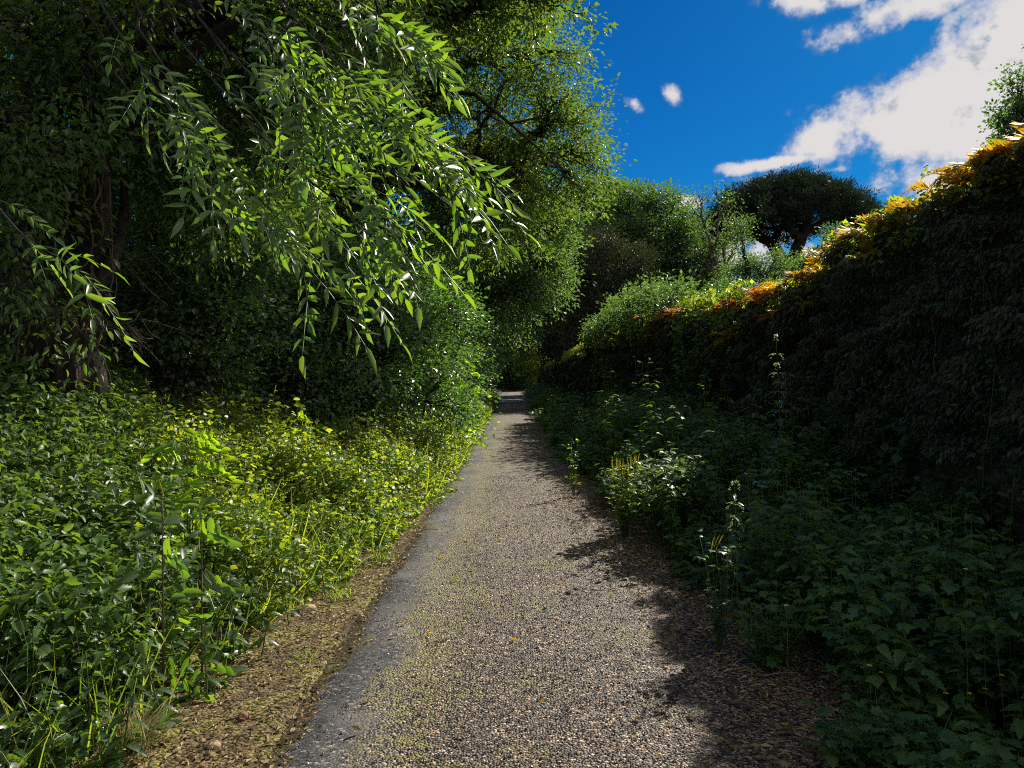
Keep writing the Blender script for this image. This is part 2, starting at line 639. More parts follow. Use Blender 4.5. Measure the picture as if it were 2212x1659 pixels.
def H(x, y):
    x = np.asarray(x, float)
    y = np.asarray(y, float)
    t = ledge(y) - x
    z = .10 * ss(t / .4) + .20 * np.clip(t - .2, 0, 5.5) + .12 * np.clip(t - 5.7, 0, 18)
    t2 = x - redge(y)
    z = z + .12 * ss(t2 / 1.0)
    back = ss((x - wx(y) - .30) / .25) * ss((61.5 - y) / 3.5)
    z = z + back * (wtop(np.clip(y, -6, 58)) - .35 + .03 * np.clip(x - wx(y) - .6, 0, 25))
    end = ss((y - 62) / 14)
    z = z + end * (.5 + .03 * np.clip(y - 62, 0, 80))
    n = .05 * (fbm(x * 1.7, y * 1.7, 0, 31) - .5) * (np.abs(x) > 1.9)
    onroad = (x > -1.9) & (x < 1.9) & (y < 62)
    return z + np.where(onroad, .02 * (fbm(x * 2, y * 2, 0, 32) - .5), n * 2)


def grid(xs, ys, zf):
    X, Y = np.meshgrid(xs, ys)
    Z = zf(X, Y)
    V = np.stack([X, Y, Z], -1).reshape(-1, 3)
    nx, ny = len(xs), len(ys)
    i = np.arange(nx - 1)
    j = np.arange(ny - 1)
    I, J = np.meshgrid(i, j)
    a = (J * nx + I).ravel()
    T = np.concatenate([np.stack([a, a + 1, a + nx + 1], 1), np.stack([a, a + nx + 1, a + nx], 1)])
    return V, T


xs = np.concatenate([np.array([-200, -150, -100, -70, -45, -30, -22]), np.arange(-17, -5, .6), np.arange(-5, 5.4, .1), np.arange(5.5, 20, .8), np.array([24, 32, 45, 70, 100, 150, 200])])
ys = np.concatenate([np.array([-120, -80, -40, -20, -10]), np.arange(-6, 16, .15), np.arange(16, 64, .4), np.arange(64, 100, 2.5), np.array([120, 160, 220])])
V, T = grid(xs, ys, H)
tag(mesh_from('ground', V, T, ground_mat()), kind='structure')

# road: its own sheet, ragged edges, shallow camber
rys = np.concatenate([np.arange(-5, 14, .06), np.arange(14, 60, .3)])
us = np.linspace(0, 1, 25)
lx = -1.03 + .07 * (vnoise(rys * 3.0, 0, 0, 41) - .5) + .05 * (vnoise(rys * 9, 0, 0, 42) - .5)
lx = lx - .35 * ss((rys - 30) / 12)
rx = np.maximum(redge(rys) + .4, 1.25)
Xr = lx[:, None] * (1 - us) + rx[:, None] * us
Yr = np.repeat(rys[:, None], 25, 1)
Zr = .028 + .018 * np.sin(us * PI)[None, :] + .006 * (fbm(Xr * 2, Yr * 2, 0, 43) - .5)
Zr[:, 0] = -.03
Zr[:, -1] = -.02
V = np.stack([Xr, Yr, Zr], -1).reshape(-1, 3)
a = (np.arange(len(rys) - 1)[:, None] * 25 + np.arange(24)[None]).ravel()
T = np.concatenate([np.stack([a, a + 1, a + 26], 1), np.stack([a, a + 26, a + 25], 1)])
tag(mesh_from('road', V, T, road_mat()), kind='structure')


def zroad(x, y):
    return .03 + .016 * np.sin(np.clip((x + 1.03) / 2.6, 0, 1) * PI)


# dirt verge on the left of the asphalt
vys = np.arange(-4, 16, .08)
us = np.linspace(0, 1, 12)
e0 = ledge(vys) - .35
e1 = np.full_like(vys, -.99)
Xv = e0[:, None] * (1 - us) + e1[:, None] * us
Yv = np.repeat(vys[:, None], 12, 1)
Zv = H(Xv, Yv) + .012 + .012 * (fbm(Xv * 7, Yv * 7, 0, 51) - .5)
Zv[:, -1] -= .03
V = np.stack([Xv, Yv, Zv], -1).reshape(-1, 3)
a = (np.arange(len(vys) - 1)[:, None] * 12 + np.arange(11)[None]).ravel()
T = np.concatenate([np.stack([a, a + 1, a + 13], 1), np.stack([a, a + 13, a + 12], 1)])
tag(mesh_from('verge', V, T, verge_mat()), kind='structure')

# ------------------------------------------------------------------ loose chippings and litter
OCT = (np.array([(1, 0, 0), (0, 1, 0), (-1, 0, 0), (0, -1, 0), (0, 0, .8), (0, 0, -.5)], float) * .5,
       np.array([(0, 1, 4), (1, 2, 4), (2, 3, 4), (3, 0, 4), (1, 0, 5), (2, 1, 5), (3, 2, 5), (0, 3, 5)]))
n = 46000
py = 1.6 + 9.5 * R.random(n) ** 1.9
px = -.95 + R.random(n) * 2.5
keep = (px < redge(py) + .25) & ((px > -.55 + .25 * R.random(n)) | (R.random(n) < .22))
px, py = px[keep], py[keep]
n = len(px)
b = Buf()
sz = .006 + .010 * R.random(n)
dd = nrm(np.stack([R.normal(size=n), R.normal(size=n), R.normal(size=n) * .3], 1))
b.leaves(OCT, np.stack([px, py, zroad(px, py) + sz * .2], 1), dd, np.array([[0, 0, 1.]]) + R.normal(size=(n, 3)) * .3, sz, sz * (.6 + .4 * R.random(n)))
tag(b.build('gravel', pebble_mat(), flat=True), kind='stuff')

b = Buf()
n = 15000
py = 1.8 + 10 * R.random(n) ** 1.7
u = R.random(n)
px = ledge(py) - .1 + u * (-.93 - ledge(py) + .1)
L = .006 + .022 * R.random(n) ** 2
P = np.stack([px, py, H(px, py) + .02 + .012 * R.random(n)], 1)
b.leaves(T_DIA, P, np.stack([R.normal(size=n), R.normal(size=n), R.normal(size=n) * .15], 1), np.array([[0, 0, 1.]]) + R.normal(size=(n, 3)) * .35, L * 1.6, L * .7)
# shaded right edge of the lane: bark scraps and old leaves
n = 9000
py = 2.0 + 9 * R.random(n) ** 1.6
px = redge(py) - .75 * R.random(n) ** 1.5 + .35 * R.random(n)
L = .008 + .03 * R.random(n) ** 2
P = np.stack([px, py, zroad(px, py) + .006 + .014 * R.random(n)], 1)
b.leaves(T_DIA, P, np.stack([R.normal(size=n), R.normal(size=n), R.normal(size=n) * .2], 1), np.array([[0, 0, 1.]]) + R.normal(size=(n, 3)) * .4, L * 2, L * .6)
n = 160
py = 2.3 + 12 * R.random(n) ** 1.4
px = -.9 + 2.3 * R.random(n)
b.leaves(T_OVAL, np.stack([px, py, zroad(px, py) + .012], 1), np.stack([R.normal(size=n), R.normal(size=n), R.normal(size=n) * .2], 1), np.array([[0, 0, 1.]]) + R.normal(size=(n, 3)) * .4, .02 + .03 * R.random(n), .012 + .012 * R.random(n))
n = 90
py = 2.3 + 9 * R.random(n) ** 1.4
px = -.9 + 2.3 * R.random(n)
b.leaves(T_OVAL, np.stack([px, py, zroad(px, py) + .014], 1), np.stack([R.normal(size=n), R.normal(size=n), R.normal(size=n) * .2], 1), np.array([[0, 0, 1.]]) + R.normal(size=(n, 3)) * .4, .018 + .022 * R.random(n), .012 + .012 * R.random(n), 1)
tag(b.build('leaf_litter', [M['dead'], M['gold']], flat=True), kind='stuff')

# ------------------------------------------------------------------ garden wall
wall = thing('stone_wall', (wx(3.), 3., 0), 'tall dark stone wall covered in moss, running along the right of the lane', 'wall')
b = Buf()


def stones(y, z):
    """bulging irregular courses"""
    zz = z + .10 * (vnoise(y * .9, z * .5, 0, 61) - .5) * 2
    row = np.floor(zz / .21)
    fz = zz / .21 - row
    ln = .26 + .22 * _h(row.astype(np.int64), 0, 0, 62)
    yy = y / ln + row * .37 + .25 * (vnoise(y * 2, z * 3, 0, 63) - .5)
    cl = np.floor(yy)
    fy = yy - cl
    e = np.minimum(np.minimum(fz, 1 - fz) * 1.0, np.minimum(fy, 1 - fy) * 1.5)
    return .055 * ss(e / .28) + .05 * _h(row.astype(np.int64), cl.astype(np.int64), 0, 64)


for (y0, y1, dy, nz) in ((-5, 9, .035, 80), (9, 20, .08, 46), (20, 58.05, .25, 26)):
    yy = np.arange(y0, y1 + dy * .5, dy)
    sv = np.linspace(0, 1, nz)
    Yg = np.repeat(yy[:, None], nz, 1)
    tp = wtop(yy)[:, None]
    Zg = -.1 + (tp + .1) * sv[None]
    Xg = wx(Yg) - stones(Yg, Zg) - .10 * (fbm(Yg * .8, Zg * .8, 0, 65) - .5) + .10 * sv[None] ** 2
    # rounded top, then back face
    bs = np.linspace(0, 1, 8)[1:]
    Yb = np.repeat(yy[:, None], 7, 1)
    Xb = Xg[:, -1:] + .52 * bs[None]
    Zb = tp + .06 * np.sin(bs * PI)[None] - .25 * (bs[None] > .95)
    Xb = np.concatenate([Xg, Xb], 1)
    Yb = np.concatenate([Yg, Yb], 1)
    Zb = np.concatenate([Zg, Zb], 1)
    w = nz + 7
    V = np.stack([Xb, Yb, Zb], -1).reshape(-1, 3)
    a = (np.arange(len(yy) - 1)[:, None] * w + np.arange(w - 1)[None]).ravel()
    b.add(V, np.concatenate([np.stack([a, a + w, a + w + 1], 1), np.stack([a, a + w + 1, a + 1], 1)]))
# end face at the far corner
yy = 58.
b.add([(wx(yy) - .08, yy, -.1), (wx(yy) + .8, yy, -.1), (wx(yy) + .8, yy, wtop(yy)), (wx(yy) - .08, yy, wtop(yy))], [(0, 1, 2), (0, 2, 3)])
b.build('stonework', wall_mat(), wall, origin=(wx(3.), 3., 0))
# hanging moss and dead creeper on the face: thatch of drooping strands
b = Buf()


def thatch(n, y0, y1, pw, Lm, dens=True, seed=1):
    r = np.random.default_rng(seed)
    y = y0 + (y1 - y0) * r.random(n) ** pw
    z = r.random(n) ** .8 * wtop(y)
    f = fbm(y * 1.1, z * 1.1, 0, 71, 3)
    bare = ss((1.15 - z + .5 * (fbm(y * .9, z, 0, 76, 2) - .5)) / .3) * ss((6.8 - y) / 1.2)       # low near stones show through
    k = (f > .22 + .60 * bare)
    y, z, f = y[k], z[k], f[k]
    n = len(y)
    # pile up in shelves
    sh = fbm(y * 2.6, z * 4.2, 0, 73, 2)
    x = wx(y) - stones(y, z) - .10 * (fbm(y * .8, z * .8, 0, 65) - .5) + .10 * (z / wtop(y)) ** 2 - .30 * ss((sh - .40) / .25) * (.4 + .6 * r.random(n))
    D = np.stack([-.55 + r.normal(size=n) * .35, r.normal(size=n) * .45, -.8 + r.normal(size=n) * .3], 1)
    Nn = np.stack([-1 + r.normal(size=n) * .4, r.normal(size=n) * .5, .6 + r.normal(size=n) * .4], 1)
    L = Lm * (.5 + r.random(n))
    b.leaves(T_DIA, np.stack([x, y, z], 1), D, Nn, L, L * (.28 + .2 * r.random(n)))


thatch(150000, 2.6, 9, 1.2, .05, seed=72)
thatch(90000, 8.5, 22, 1.1, .075, seed=74)
thatch(40000, 21, 58, 1.1, .16, seed=75)
tag(b.build('moss', M['moss'], wall, origin=(wx(3.), 3., 0)), kind='stuff')

# ------------------------------------------------------------------ tree builder
def cluster(tips, k, r):
    c = tips[r.choice(len(tips), k, replace=False)]
    for _ in range(4):
        d = ((tips[:, None] - c[None]) ** 2).sum(-1)
        l = d.argmin(1)
        for i in range(k):
            if (l == i).any():
                c[i] = tips[l == i].mean(0)
    return l, c


def skeleton(start, tips, r, r0=.006, ex=.46, frac=.42, out=None, wob=.12):
    """branches that split again and again on their way to every tip"""
    if out is None:
        out = []
    st = [(np.asarray(start, float), tips, None)]
    while st:
        s, tp, _ = st.pop()
        n = len(tp)
        if n <= 2:
            for t in tp:
                mid = (s + t) / 2 + r.normal(size=3) * np.linalg.norm(t - s) * wob
                out.append((s, mid, r0 * 1.4, r0 * 1.2))
                out.append((mid, t, r0 * 1.2, r0 * .5))
            continue
        k = 2 if n < 12 else int(r.integers(2, 4))
        l, c = cluster(tp, k, r)
        for i in range(k):
            sub = tp[l == i]
            if not len(sub):
                continue
            e = s + (c[i] - s) * frac
            rad = r0 * (len(sub) ** ex) * 1.6
            mid = (s + e) / 2 + r.normal(size=3) * np.linalg.norm(e - s) * wob
            ra = r0 * (n ** ex) * 1.3
            ra = min(ra, rad * 1.4)
            out.append((s, mid, ra, (ra + rad) / 2))
            out.append((mid, e, (ra + rad) / 2, rad))
            st.append((e, sub, None))
    return out


def lobe_tips(lobes, n, r, shell=.5):
    """points spread through a union of ellipsoids, more of them near the skin"""
    w = np.array([l[3] * l[4] * l[5] for l in lobes]) ** .72
    idx = r.choice(len(lobes), n, p=w / w.sum())
    L = np.array([l[:6] for l in lobes], float)[idx]
    d = nrm(r.normal(size=(n, 3)))
    rad = (shell ** 3 + (1 - shell ** 3) * r.random(n)) ** (1 / 3)
    rad = rad * (.62 + .75 * fbm(d[:, 0] * 2.2 + idx * 7.3, d[:, 1] * 2.2, d[:, 2] * 2.2, 5, 3)) * (.88 + .24 * r.random(n))
    P = L[:, :3] + d * L[:, 3:] * rad[:, None]
    sc = 2.4 / np.mean(L[:, 3:]) * .55
    g = fbm(P[:, 0] * sc, P[:, 1] * sc, P[:, 2] * sc * 1.3, 13, 2)
    k = g > np.quantile(g, .16)
    return P[k], d[k]


def sprays(b, tips, out, per, spread, L, asp, r, tmpl=T_DIA, droop=.25, nup=.8, mi=0, flatten=.6):
    n = len(tips)
    tw = nrm(out + np.array([0, 0, -droop]) + r.normal(size=(n, 3)) * .45)
    tw = np.repeat(tw, per, 0)
    c = np.repeat(tips, per, 0)
    m = len(c)
    s = r.random(m) * 2 - .7
    lat = r.normal(size=(m, 3)) * spread * .42
    lat[:, 2] *= flatten
    P = c + tw * (s * spread)[:, None] + lat
    D = nrm(tw * .8 + nrm(lat) * .9 + r.normal(size=(m, 3)) * .35 + np.array([0, 0, -droop * .6]))
    Nn = np.array([0, 0, nup]) + r.normal(size=(m, 3)) * .55 + np.repeat(out, per, 0) * .3
    LL = L * (.65 + .7 * r.random(m))
    b.leaves(tmpl, P, D, Nn, LL, LL * asp * (.8 + .4 * r.random(m)), mi)


def tree(name, cat, label, base, lobes, tips=300, per=60, spread=.35, leaf=.08, asp=.55, mat='far', bark='darkbark',
         r0=.012, trunk=None, tr=.22, seed=1, droop=.25, shell=.5, group=None, tmpl=T_DIA, extra=None, keep=None, flatten=.6, crown='crown', stems=1):
    r = np.random.default_rng(seed)
    base = np.asarray(base, float)
    t = thing(name, base, label, cat, group)
    tp, od = lobe_tips(lobes, tips, r, shell)
    if keep is not None:
        k = keep(tp)
        tp, od = tp[k], od[k]
    cen = np.mean([l[:3] for l in lobes], 0)
    low = min(l[2] - l[5] * .75 for l in lobes)
    fork = np.asarray(trunk, float) if trunk is not None else np.array([base[0] * .6 + cen[0] * .4, base[1] * .6 + cen[1] * .4, max(base[2] + .3, min(low, base[2] + (cen[2] - base[2]) * .5))])
    bt = Buf()
    if stems == 1:
        p = spline([base - [0, 0, .15], base * .55 + fork * .45 + r.normal(size=3) * .04 * np.linalg.norm(fork - base), fork], 9)
        bt.tube(p, np.linspace(tr * 1.25, tr * .8, 9), 10, 0, .15, seed)
        sk = skeleton(fork, tp, r, r0)
    else:
        sk = []
        l, c = cluster(tp, stems, r)
        for i in range(stems):
            sub = tp[l == i]
            if len(sub):
                b0 = base + r.normal(size=3) * [.15, .15, 0]
                f2 = b0 + (c[i] - b0) * .4
                p = spline([b0 - [0, 0, .1], (b0 + f2) / 2 + r.normal(size=3) * .06, f2], 6)
                bt.tube(p, np.linspace(tr, tr * .7, 6), 7, 0, .1, seed)
                skeleton(f2, sub, r, r0, out=sk)
    A = np.array([s[0] for s in sk])
    B = np.array([s[1] for s in sk])
    bt.segs(A, B, [s[2] for s in sk], [s[3] for s in sk], 5)
    if extra:
        for pts, ra, rb in extra:
            p = spline(pts, 10)
            bt.tube(p, np.linspace(ra, rb, 10), 6)
    bt.build('trunk', M[bark], t, origin=base)
    bl = Buf()
    sprays(bl, tp, od, per, spread, leaf, asp, r, tmpl, droop, flatten=flatten)
    bl.build(crown, M[mat], t, flat=True, origin=base)
    return t


def rl(x, y, z, a, b_, c):
    return (x, y, z, a, b_, c)


def gz(x, y):
    return float(H(x, y))


# ---- the leafy wall of trees on the left -----------------------------------
# big overhanging tree whose crown makes the edge against the sky
tree('oak_tree', 'tree', 'tallest broadleaf tree on the left, crown arching over the lane against the blue sky', (-4.6, 14.5, gz(-4.6, 14.5)),
     [rl(-1.6, 14, 6.6, 2.6, 2.6, 2.2), rl(.3, 15, 5.9, 1.55, 1.8, 1.5), rl(-.3, 14, 8.0, 1.35, 1.8, 1.3), rl(-3.3, 13, 8.4, 2.8, 2.4, 2.0),
      rl(-1.2, 14.5, 9.6, 1.8, 2.2, 1.3), rl(.9, 15.3, 6.3, .9, 1.2, .9), rl(-4.4, 13.5, 6.2, 2.4, 2.4, 2.0), rl(-.8, 15, 4.9, 1.4, 1.6, 1.2),
      rl(*at(965, 290, 15.5), 1.3, 1.3, 1.1), rl(*at(900, 180, 15), 1.3, 1.3, 1.1), rl(*at(1050, 380, 16), 1.2, 1.2, 1.0)],
     tips=1450, per=85, spread=.36, leaf=.085, asp=.5, mat='oak', bark='darkbark', r0=.010, tr=.28, seed=101, trunk=(-4.2, 14.3, 4.2),
     extra=[([(-4.2, 14.3, 4.2), at(860, 250, 13), at(1000, 200, 12.2), at(1100, 270, 12), at(1175, 335, 12), at(1235, 400, 12)], .06, .005),
            ([(-4.2, 14.3, 4.2), at(820, 170, 12.6), at(930, 190, 12), at(1010, 120, 12), at(1120, 60, 12)], .06, .006),
            ([at(1100, 270, 12), at(1150, 260, 11.9), at(1200, 245, 11.8)], .025, .01)])
# branch end from a second tree entering at the very top
tree('plane_tree', 'tree', 'tree whose dark leafy branch end pokes into the sky at the top edge', (-4.9, 11.2, gz(-4.9, 11.2)),
     [rl(*at(1180, -20, 10), .75, .7, .55), rl(*at(1240, 15, 10), .28, .3, .22), rl(*at(1080, -60, 10), 1.0, .9, .7), rl(*at(930, -90, 10), 1.2, 1.1, .9),
      rl(*at(780, 30, 10), 1.3, 1.2, .9)],
     tips=300, per=70, spread=.24, leaf=.075, asp=.7, mat='oak', r0=.008, tr=.17, seed=102, trunk=(-4.2, 10.8, 5.2))
# grey-green tree beyond with light leaf undersides
tree('poplar_tree', 'tree', 'pale grey-green tree with silvery leaves on the left, directly beyond the arching oak', (-2.8, 25, gz(-2.8, 25)),
     [rl(*at(1120, 520, 25), 1.9, 2.2, 2.0), rl(*at(1160, 600, 25), 1.0, 1.5, 1.0), rl(*at(1060, 640, 25), 1.6, 1.8, 1.4), rl(*at(1040, 430, 25), 2.2, 2.2, 1.8),
      rl(*at(1190, 480, 25.5), .9, 1.2, .9)],
     tips=560, per=80, spread=.42, leaf=.12, asp=.6, mat='grey', r0=.010, tr=.2, seed=103)
tree('maple_tree', 'tree', 'mid-green tree on the left leaning over the lane just past the silvery poplar', (-3.0, 36, gz(-3.0, 36)),
     [rl(*at(1090, 640, 35), 1.7, 2, 1.8), rl(*at(1120, 700, 36), 1.0, 1.6, 1.1), rl(*at(1040, 600, 35), 2.2, 2, 2.2)],
     tips=330, per=80, spread=.5, leaf=.15, asp=.6, mat='far', r0=.012, tr=.18, seed=104)
# shrubs of the hedge
SH = [
    ((-6.6, 7.6), [(-6.4, 7.8, 2.1, 1.5, 1.3, 1.7), (-5.4, 8.6, 1.7, 1.0, 1.0, 1.2)], 'dark glossy hedge shrub behind the old tree trunk, nearest of the hedge', 250, 105),
    ((-4.1, 8.8), [(-4.2, 8.9, 1.9, 1.0, .9, 1.3), (-3.9, 9.4, 2.9, .9, .9, 1.0)], 'dark hollow-looking hedge shrub right beside the old trunk', 330, 80),
    ((-5.2, 10.2), [(-5.0, 10.2, 2.3, 1.6, 1.3, 2.0), (-4.2, 10.0, 3.6, 1.1, 1.1, 1.3)], 'tall shadowy hedge shrub between the old trunk and the rounded shrub beside the lane', 420, 90),
    ((-3.0, 12.0), [(-2.9, 11.8, 1.9, 1.4, 1.4, 1.25), (-1.9, 12.0, 1.7, .8, 1.0, .8), (-3.6, 11.6, 3.0, 1.1, 1.1, .9), (-1.35, 12.3, 1.0, .55, .7, .5), (-2.3, 11.2, 2.9, .7, .7, .5), (-1.5, 12.1, 2.4, .45, .5, .35), (-2.8, 11.0, 1.1, .8, .7, .6)], 'rounded glossy hedge shrub bulging out over the left bed beside the lane', 620, 95),
    ((-4.6, 14.0), [(-4.4, 14.0, 3.0, 1.9, 1.5, 2.2), (-3.2, 14.5, 4.0, 1.5, 1.4, 1.3)], 'deep green hedge shrub filling the gap beneath the arching oak', 420, 85),
    ((-2.6, 17.5), [(-2.5, 17.5, 2.3, 1.5, 1.8, 1.8), (-1.7, 17.8, 2.6, .8, 1.2, .9)], 'leafy hedge shrub just past the rounded one, half lit', 380, 85),
    ((-2.8, 23.5), [(-2.5, 23.5, 2.4, 1.5, 2.2, 2.0)], 'hedge shrub under the silvery poplar', 260, 80),
    ((-2.9, 31.0), [(-2.5, 31.0, 2.4, 1.6, 2.6, 2.2)], 'hedge shrub between the silvery poplar and the maple', 230, 80),
    ((-3.1, 42.0), [(-2.7, 42.0, 2.4, 1.5, 3.2, 2.2)], 'farthest hedge shrub on the left before the lane bends', 230, 80),
]
for i, (bs, lob, lab, nt_, per) in enumerate(SH):
    z0 = gz(*bs)
    lf = [.075, .07, .075, .075, .08, .085, .10, .12, .14][i]
    tree('hedge_shrub', 'shrub', lab, (bs[0], bs[1], z0), lob, tips=nt_, per=int(per * .62), spread=.27 + .012 * i, leaf=lf, asp=.7, mat='shrub', r0=.006, tr=.045, seed=200 + i,
         droop=.1, shell=.45, group='shrubs of the hedge along the left', crown='foliage', stems=4)
# backing wood behind the hedge
BK = [((-9, 9), 7, 4.5, 'tree with a dark crown high at the upper left, behind the old trunk'), ((-8.5, 15), 6.5, 4.5, 'dark crowned tree standing behind the hedge, left of the oak'),
      ((-8, 22), 6.5, 4, 'tall tree behind the hedge, seen through the oak branches'), ((-8, 31), 7, 4.2, 'dark tree behind the silvery poplar'), ((-8, 43), 7, 4.5, 'tree at the far end of the wood on the left')]
for i, ((x, y), h, rr, lab) in enumerate(BK):
    tree('wood_tree', 'tree', lab, (x, y, gz(x, y)), [rl(x, y, h, rr * .8, rr, rr * .9), rl(x + 1.2, y - 1, h * .55, rr * .7, rr * .8, rr * .6), rl(x, y, 2.6, rr * .75, rr * .8, 1.8)],
         tips=430, per=70, spread=.6, leaf=.14, asp=.65, mat='far', r0=.014, tr=.2, seed=300 + i, group='trees of the wood behind the hedge')

# ---- old tree with hanging creepers, far left -------------------------------
OB = at(105, 830, 6.4)
OB[2] = gz(OB[0], OB[1])
old = thing('old_tree', OB, 'old tree at the left edge with a thick rough trunk hung with dry creepers', 'tree')
b = Buf()
p = spline([OB - [0, 0, .2], at(115, 760, 6.4), at(118, 600, 6.4), at(150, 470, 6.35), at(190, 330, 6.3), at(230, 150, 6.3), at(260, -80, 6.2)], 70)
rad = np.interp(np.linspace(0, 1, 70), [0, .15, .45, .7, 1], [.42, .33, .26, .20, .14])
b.tube(p, rad, 72, 0, .55, 5)
b.build('trunk', M['bark'], old, origin=OB)
b = Buf()
for pts, ra, rb in (([at(120, 560, 6.3), at(75, 430, 6.2), at(60, 300, 6.1), at(90, 120, 6), at(60, -60, 6)], .17, .09),
                    ([at(135, 620, 6.3), at(205, 520, 6.1), at(225, 430, 6.0), at(215, 300, 5.9)], .10, .04),
                    ([at(190, 640, 6.2), at(240, 560, 6.4), at(265, 470, 6.6), at(270, 380, 6.8)], .07, .035),
                    ([at(190, 350, 6.3), at(250, 270, 6.2), at(330, 200, 6), at(440, 100, 6), at(560, 20, 5.8)], .12, .04),
                    ([at(150, 500, 6.3), at(60, 460, 6.0), at(-40, 380, 5.8)], .12, .07)):
    b.tube(spline(pts, 24), np.linspace(ra, rb, 24), 14, 0, .25, int(ra * 100))
b.build('limb', M['bark'], old, origin=OB)
r = np.random.default_rng(77)
b = Buf()
for q in range(15):
    x0 = 20 + 220 * r.random()
    y0 = 300 + 330 * r.random()
    d0 = 6.0 - .25 * r.random()
    L_ = 120 + 260 * r.random()
    pts = [at(x0, y0, d0)]
    for s_ in range(1, 6):
        pts.append(at(x0 + r.normal() * 9 * s_ ** .8, y0 + L_ * s_ / 5, d0 - .04 * s_ * r.random()))
    b.tube(spline(pts, 16), np.linspace(.010, .004, 16) * (.3 + r.random()), 5)
for q in range(10):     # bare side twigs
    x0 = 190 + 40 * r.random()
    y0 = 480 + 260 * r.random()
    a0 = at(x0, y0, 6.1)
    dirn = np.array([.55 + .4 * r.random(), -.3 * r.random(), -.35 + .5 * r.random()])
    pts = [a0, a0 + dirn * .25, a0 + dirn * .5 + r.normal(size=3) * .05, a0 + dirn * .8 + [0, 0, -.15 * r.random()]]
    b.tube(spline(pts, 10), np.linspace(.009, .002, 10), 4)
    for w in range(3):
        a1 = pts[1 + w % 2] + r.normal(size=3) * .01
        b.tube(spline([a1, a1 + np.array([.12, 0, -.12]) * r.random() + r.normal(size=3) * .05, a1 + np.array([.25, -.05, -.22]) * (.4 + r.random())], 6), np.linspace(.004, .0015, 6), 4)
b.build('creeper', M['twig'], old, origin=OB)
tp, od = lobe_tips([rl(-3.0, 6.6, 4.6, 1.3, 1.2, .9), rl(-4.4, 6.4, 4.2, 1.3, 1.2, 1.1), rl(-2.0, 7.2, 5.2, 1.2, 1.3, .9), rl(-4.6, 5.8, 3.2, .9, .9, .7), rl(-2.9, 7.4, 3.6, 1.0, 1.2, .8),
                    rl(-5.2, 6.6, 5.6, 1.5, 1.5, 1.0), rl(-3.4, 6.0, 6.0, 1.7, 1.5, .8),
                    rl(-1.4, 5.0, 5.3, 1.1, .9, .5), rl(.1, 5.2, 5.5, .9, .8, .5),  # unseen lobes above the view, added to shade the hanging boughs
                    rl(*at(60, 120, 5.3), .9, .5, .6), rl(*at(300, 60, 5.6), .9, .6, .6), rl(*at(260, 290, 5.7), .6, .4, .4), rl(*at(520, 180, 7.2), 1.1, .7, .7),
                    rl(*at(30, 480, 5.3), .4, .4, .5), rl(*at(480, 380, 7.4), .9, .6, .5), rl(*at(700, 90, 8), 1.0, .7, .6), rl(*at(30, 300, 5.2), .5, .4, .4), rl(*at(40, 640, 5.2), .3, .3, .3), rl(*at(190, 700, 5.4), .25, .3, .25)], 1850, r, .25)
b = Buf()
sprays(b, tp, od, 46, .24, .065, .42, r, T_LANCE, .5)
b.build('crown', M['oak'], old, flat=True, origin=OB)
b = Buf()
sk = skeleton(at(230, 150, 6.3), tp, r, .006)
b.segs([s[0] for s in sk], [s[1] for s in sk], [s[2] for s in sk], [s[3] for s in sk], 5)
b.build('branch', M['darkbark'], old, origin=OB)


# ---- foreground ash boughs ---------------------------------------------------
def pinnate(b, P, D, Nn, L, pairs, ll, lw, r, tmpl=T_LANCE, mi=0, droop=.25, ang=.75, rach=None, first=.22, taper=.25, rr=.0016):
    """compound leaves: pairs of leaflets along a midrib and one at its tip"""
    P = np.asarray(P, float)
    n = len(P)
    D = nrm(D)
    B = nrm(np.cross(Nn, D))
    Nn = np.cross(D, B)
    L = np.broadcast_to(np.asarray(L, float), (n,))
    pos = lambda s: P + D * (L * s)[:, None] + np.array([[0, 0, -1.]]) * (droop * L * s * s)[:, None]
    for j in range(pairs):
        s = first + (1 - first) * (j + .3) / pairs
        k = 1 - taper * abs(2 * j / max(1, pairs - 1) - .9)
        for sg in (-1, 1):
            dj = D * math.cos(ang * 1.25) + B * sg * math.sin(ang * 1.25) + r.normal(size=(n, 3)) * .12
            nj = Nn + r.normal(size=(n, 3)) * .28 + B * sg * -.2
            b.leaves(tmpl, pos(s), dj, nj, ll * k * (.85 + .3 * r.random(n)), lw * k * (.85 + .3 * r.random(n)), mi)
    b.leaves(tmpl, pos(1), D + r.normal(size=(n, 3)) * .1 - [0, 0, droop], Nn + r.normal(size=(n, 3)) * .2, ll * (.9 + .2 * r.random(n)), lw, mi)
    if rach is not None:
        for s0, s1 in ((0, .35), (.35, .7), (.7, 1)):
            b.segs(pos(s0), pos(s1), rr, rr * .8, 4, rach)


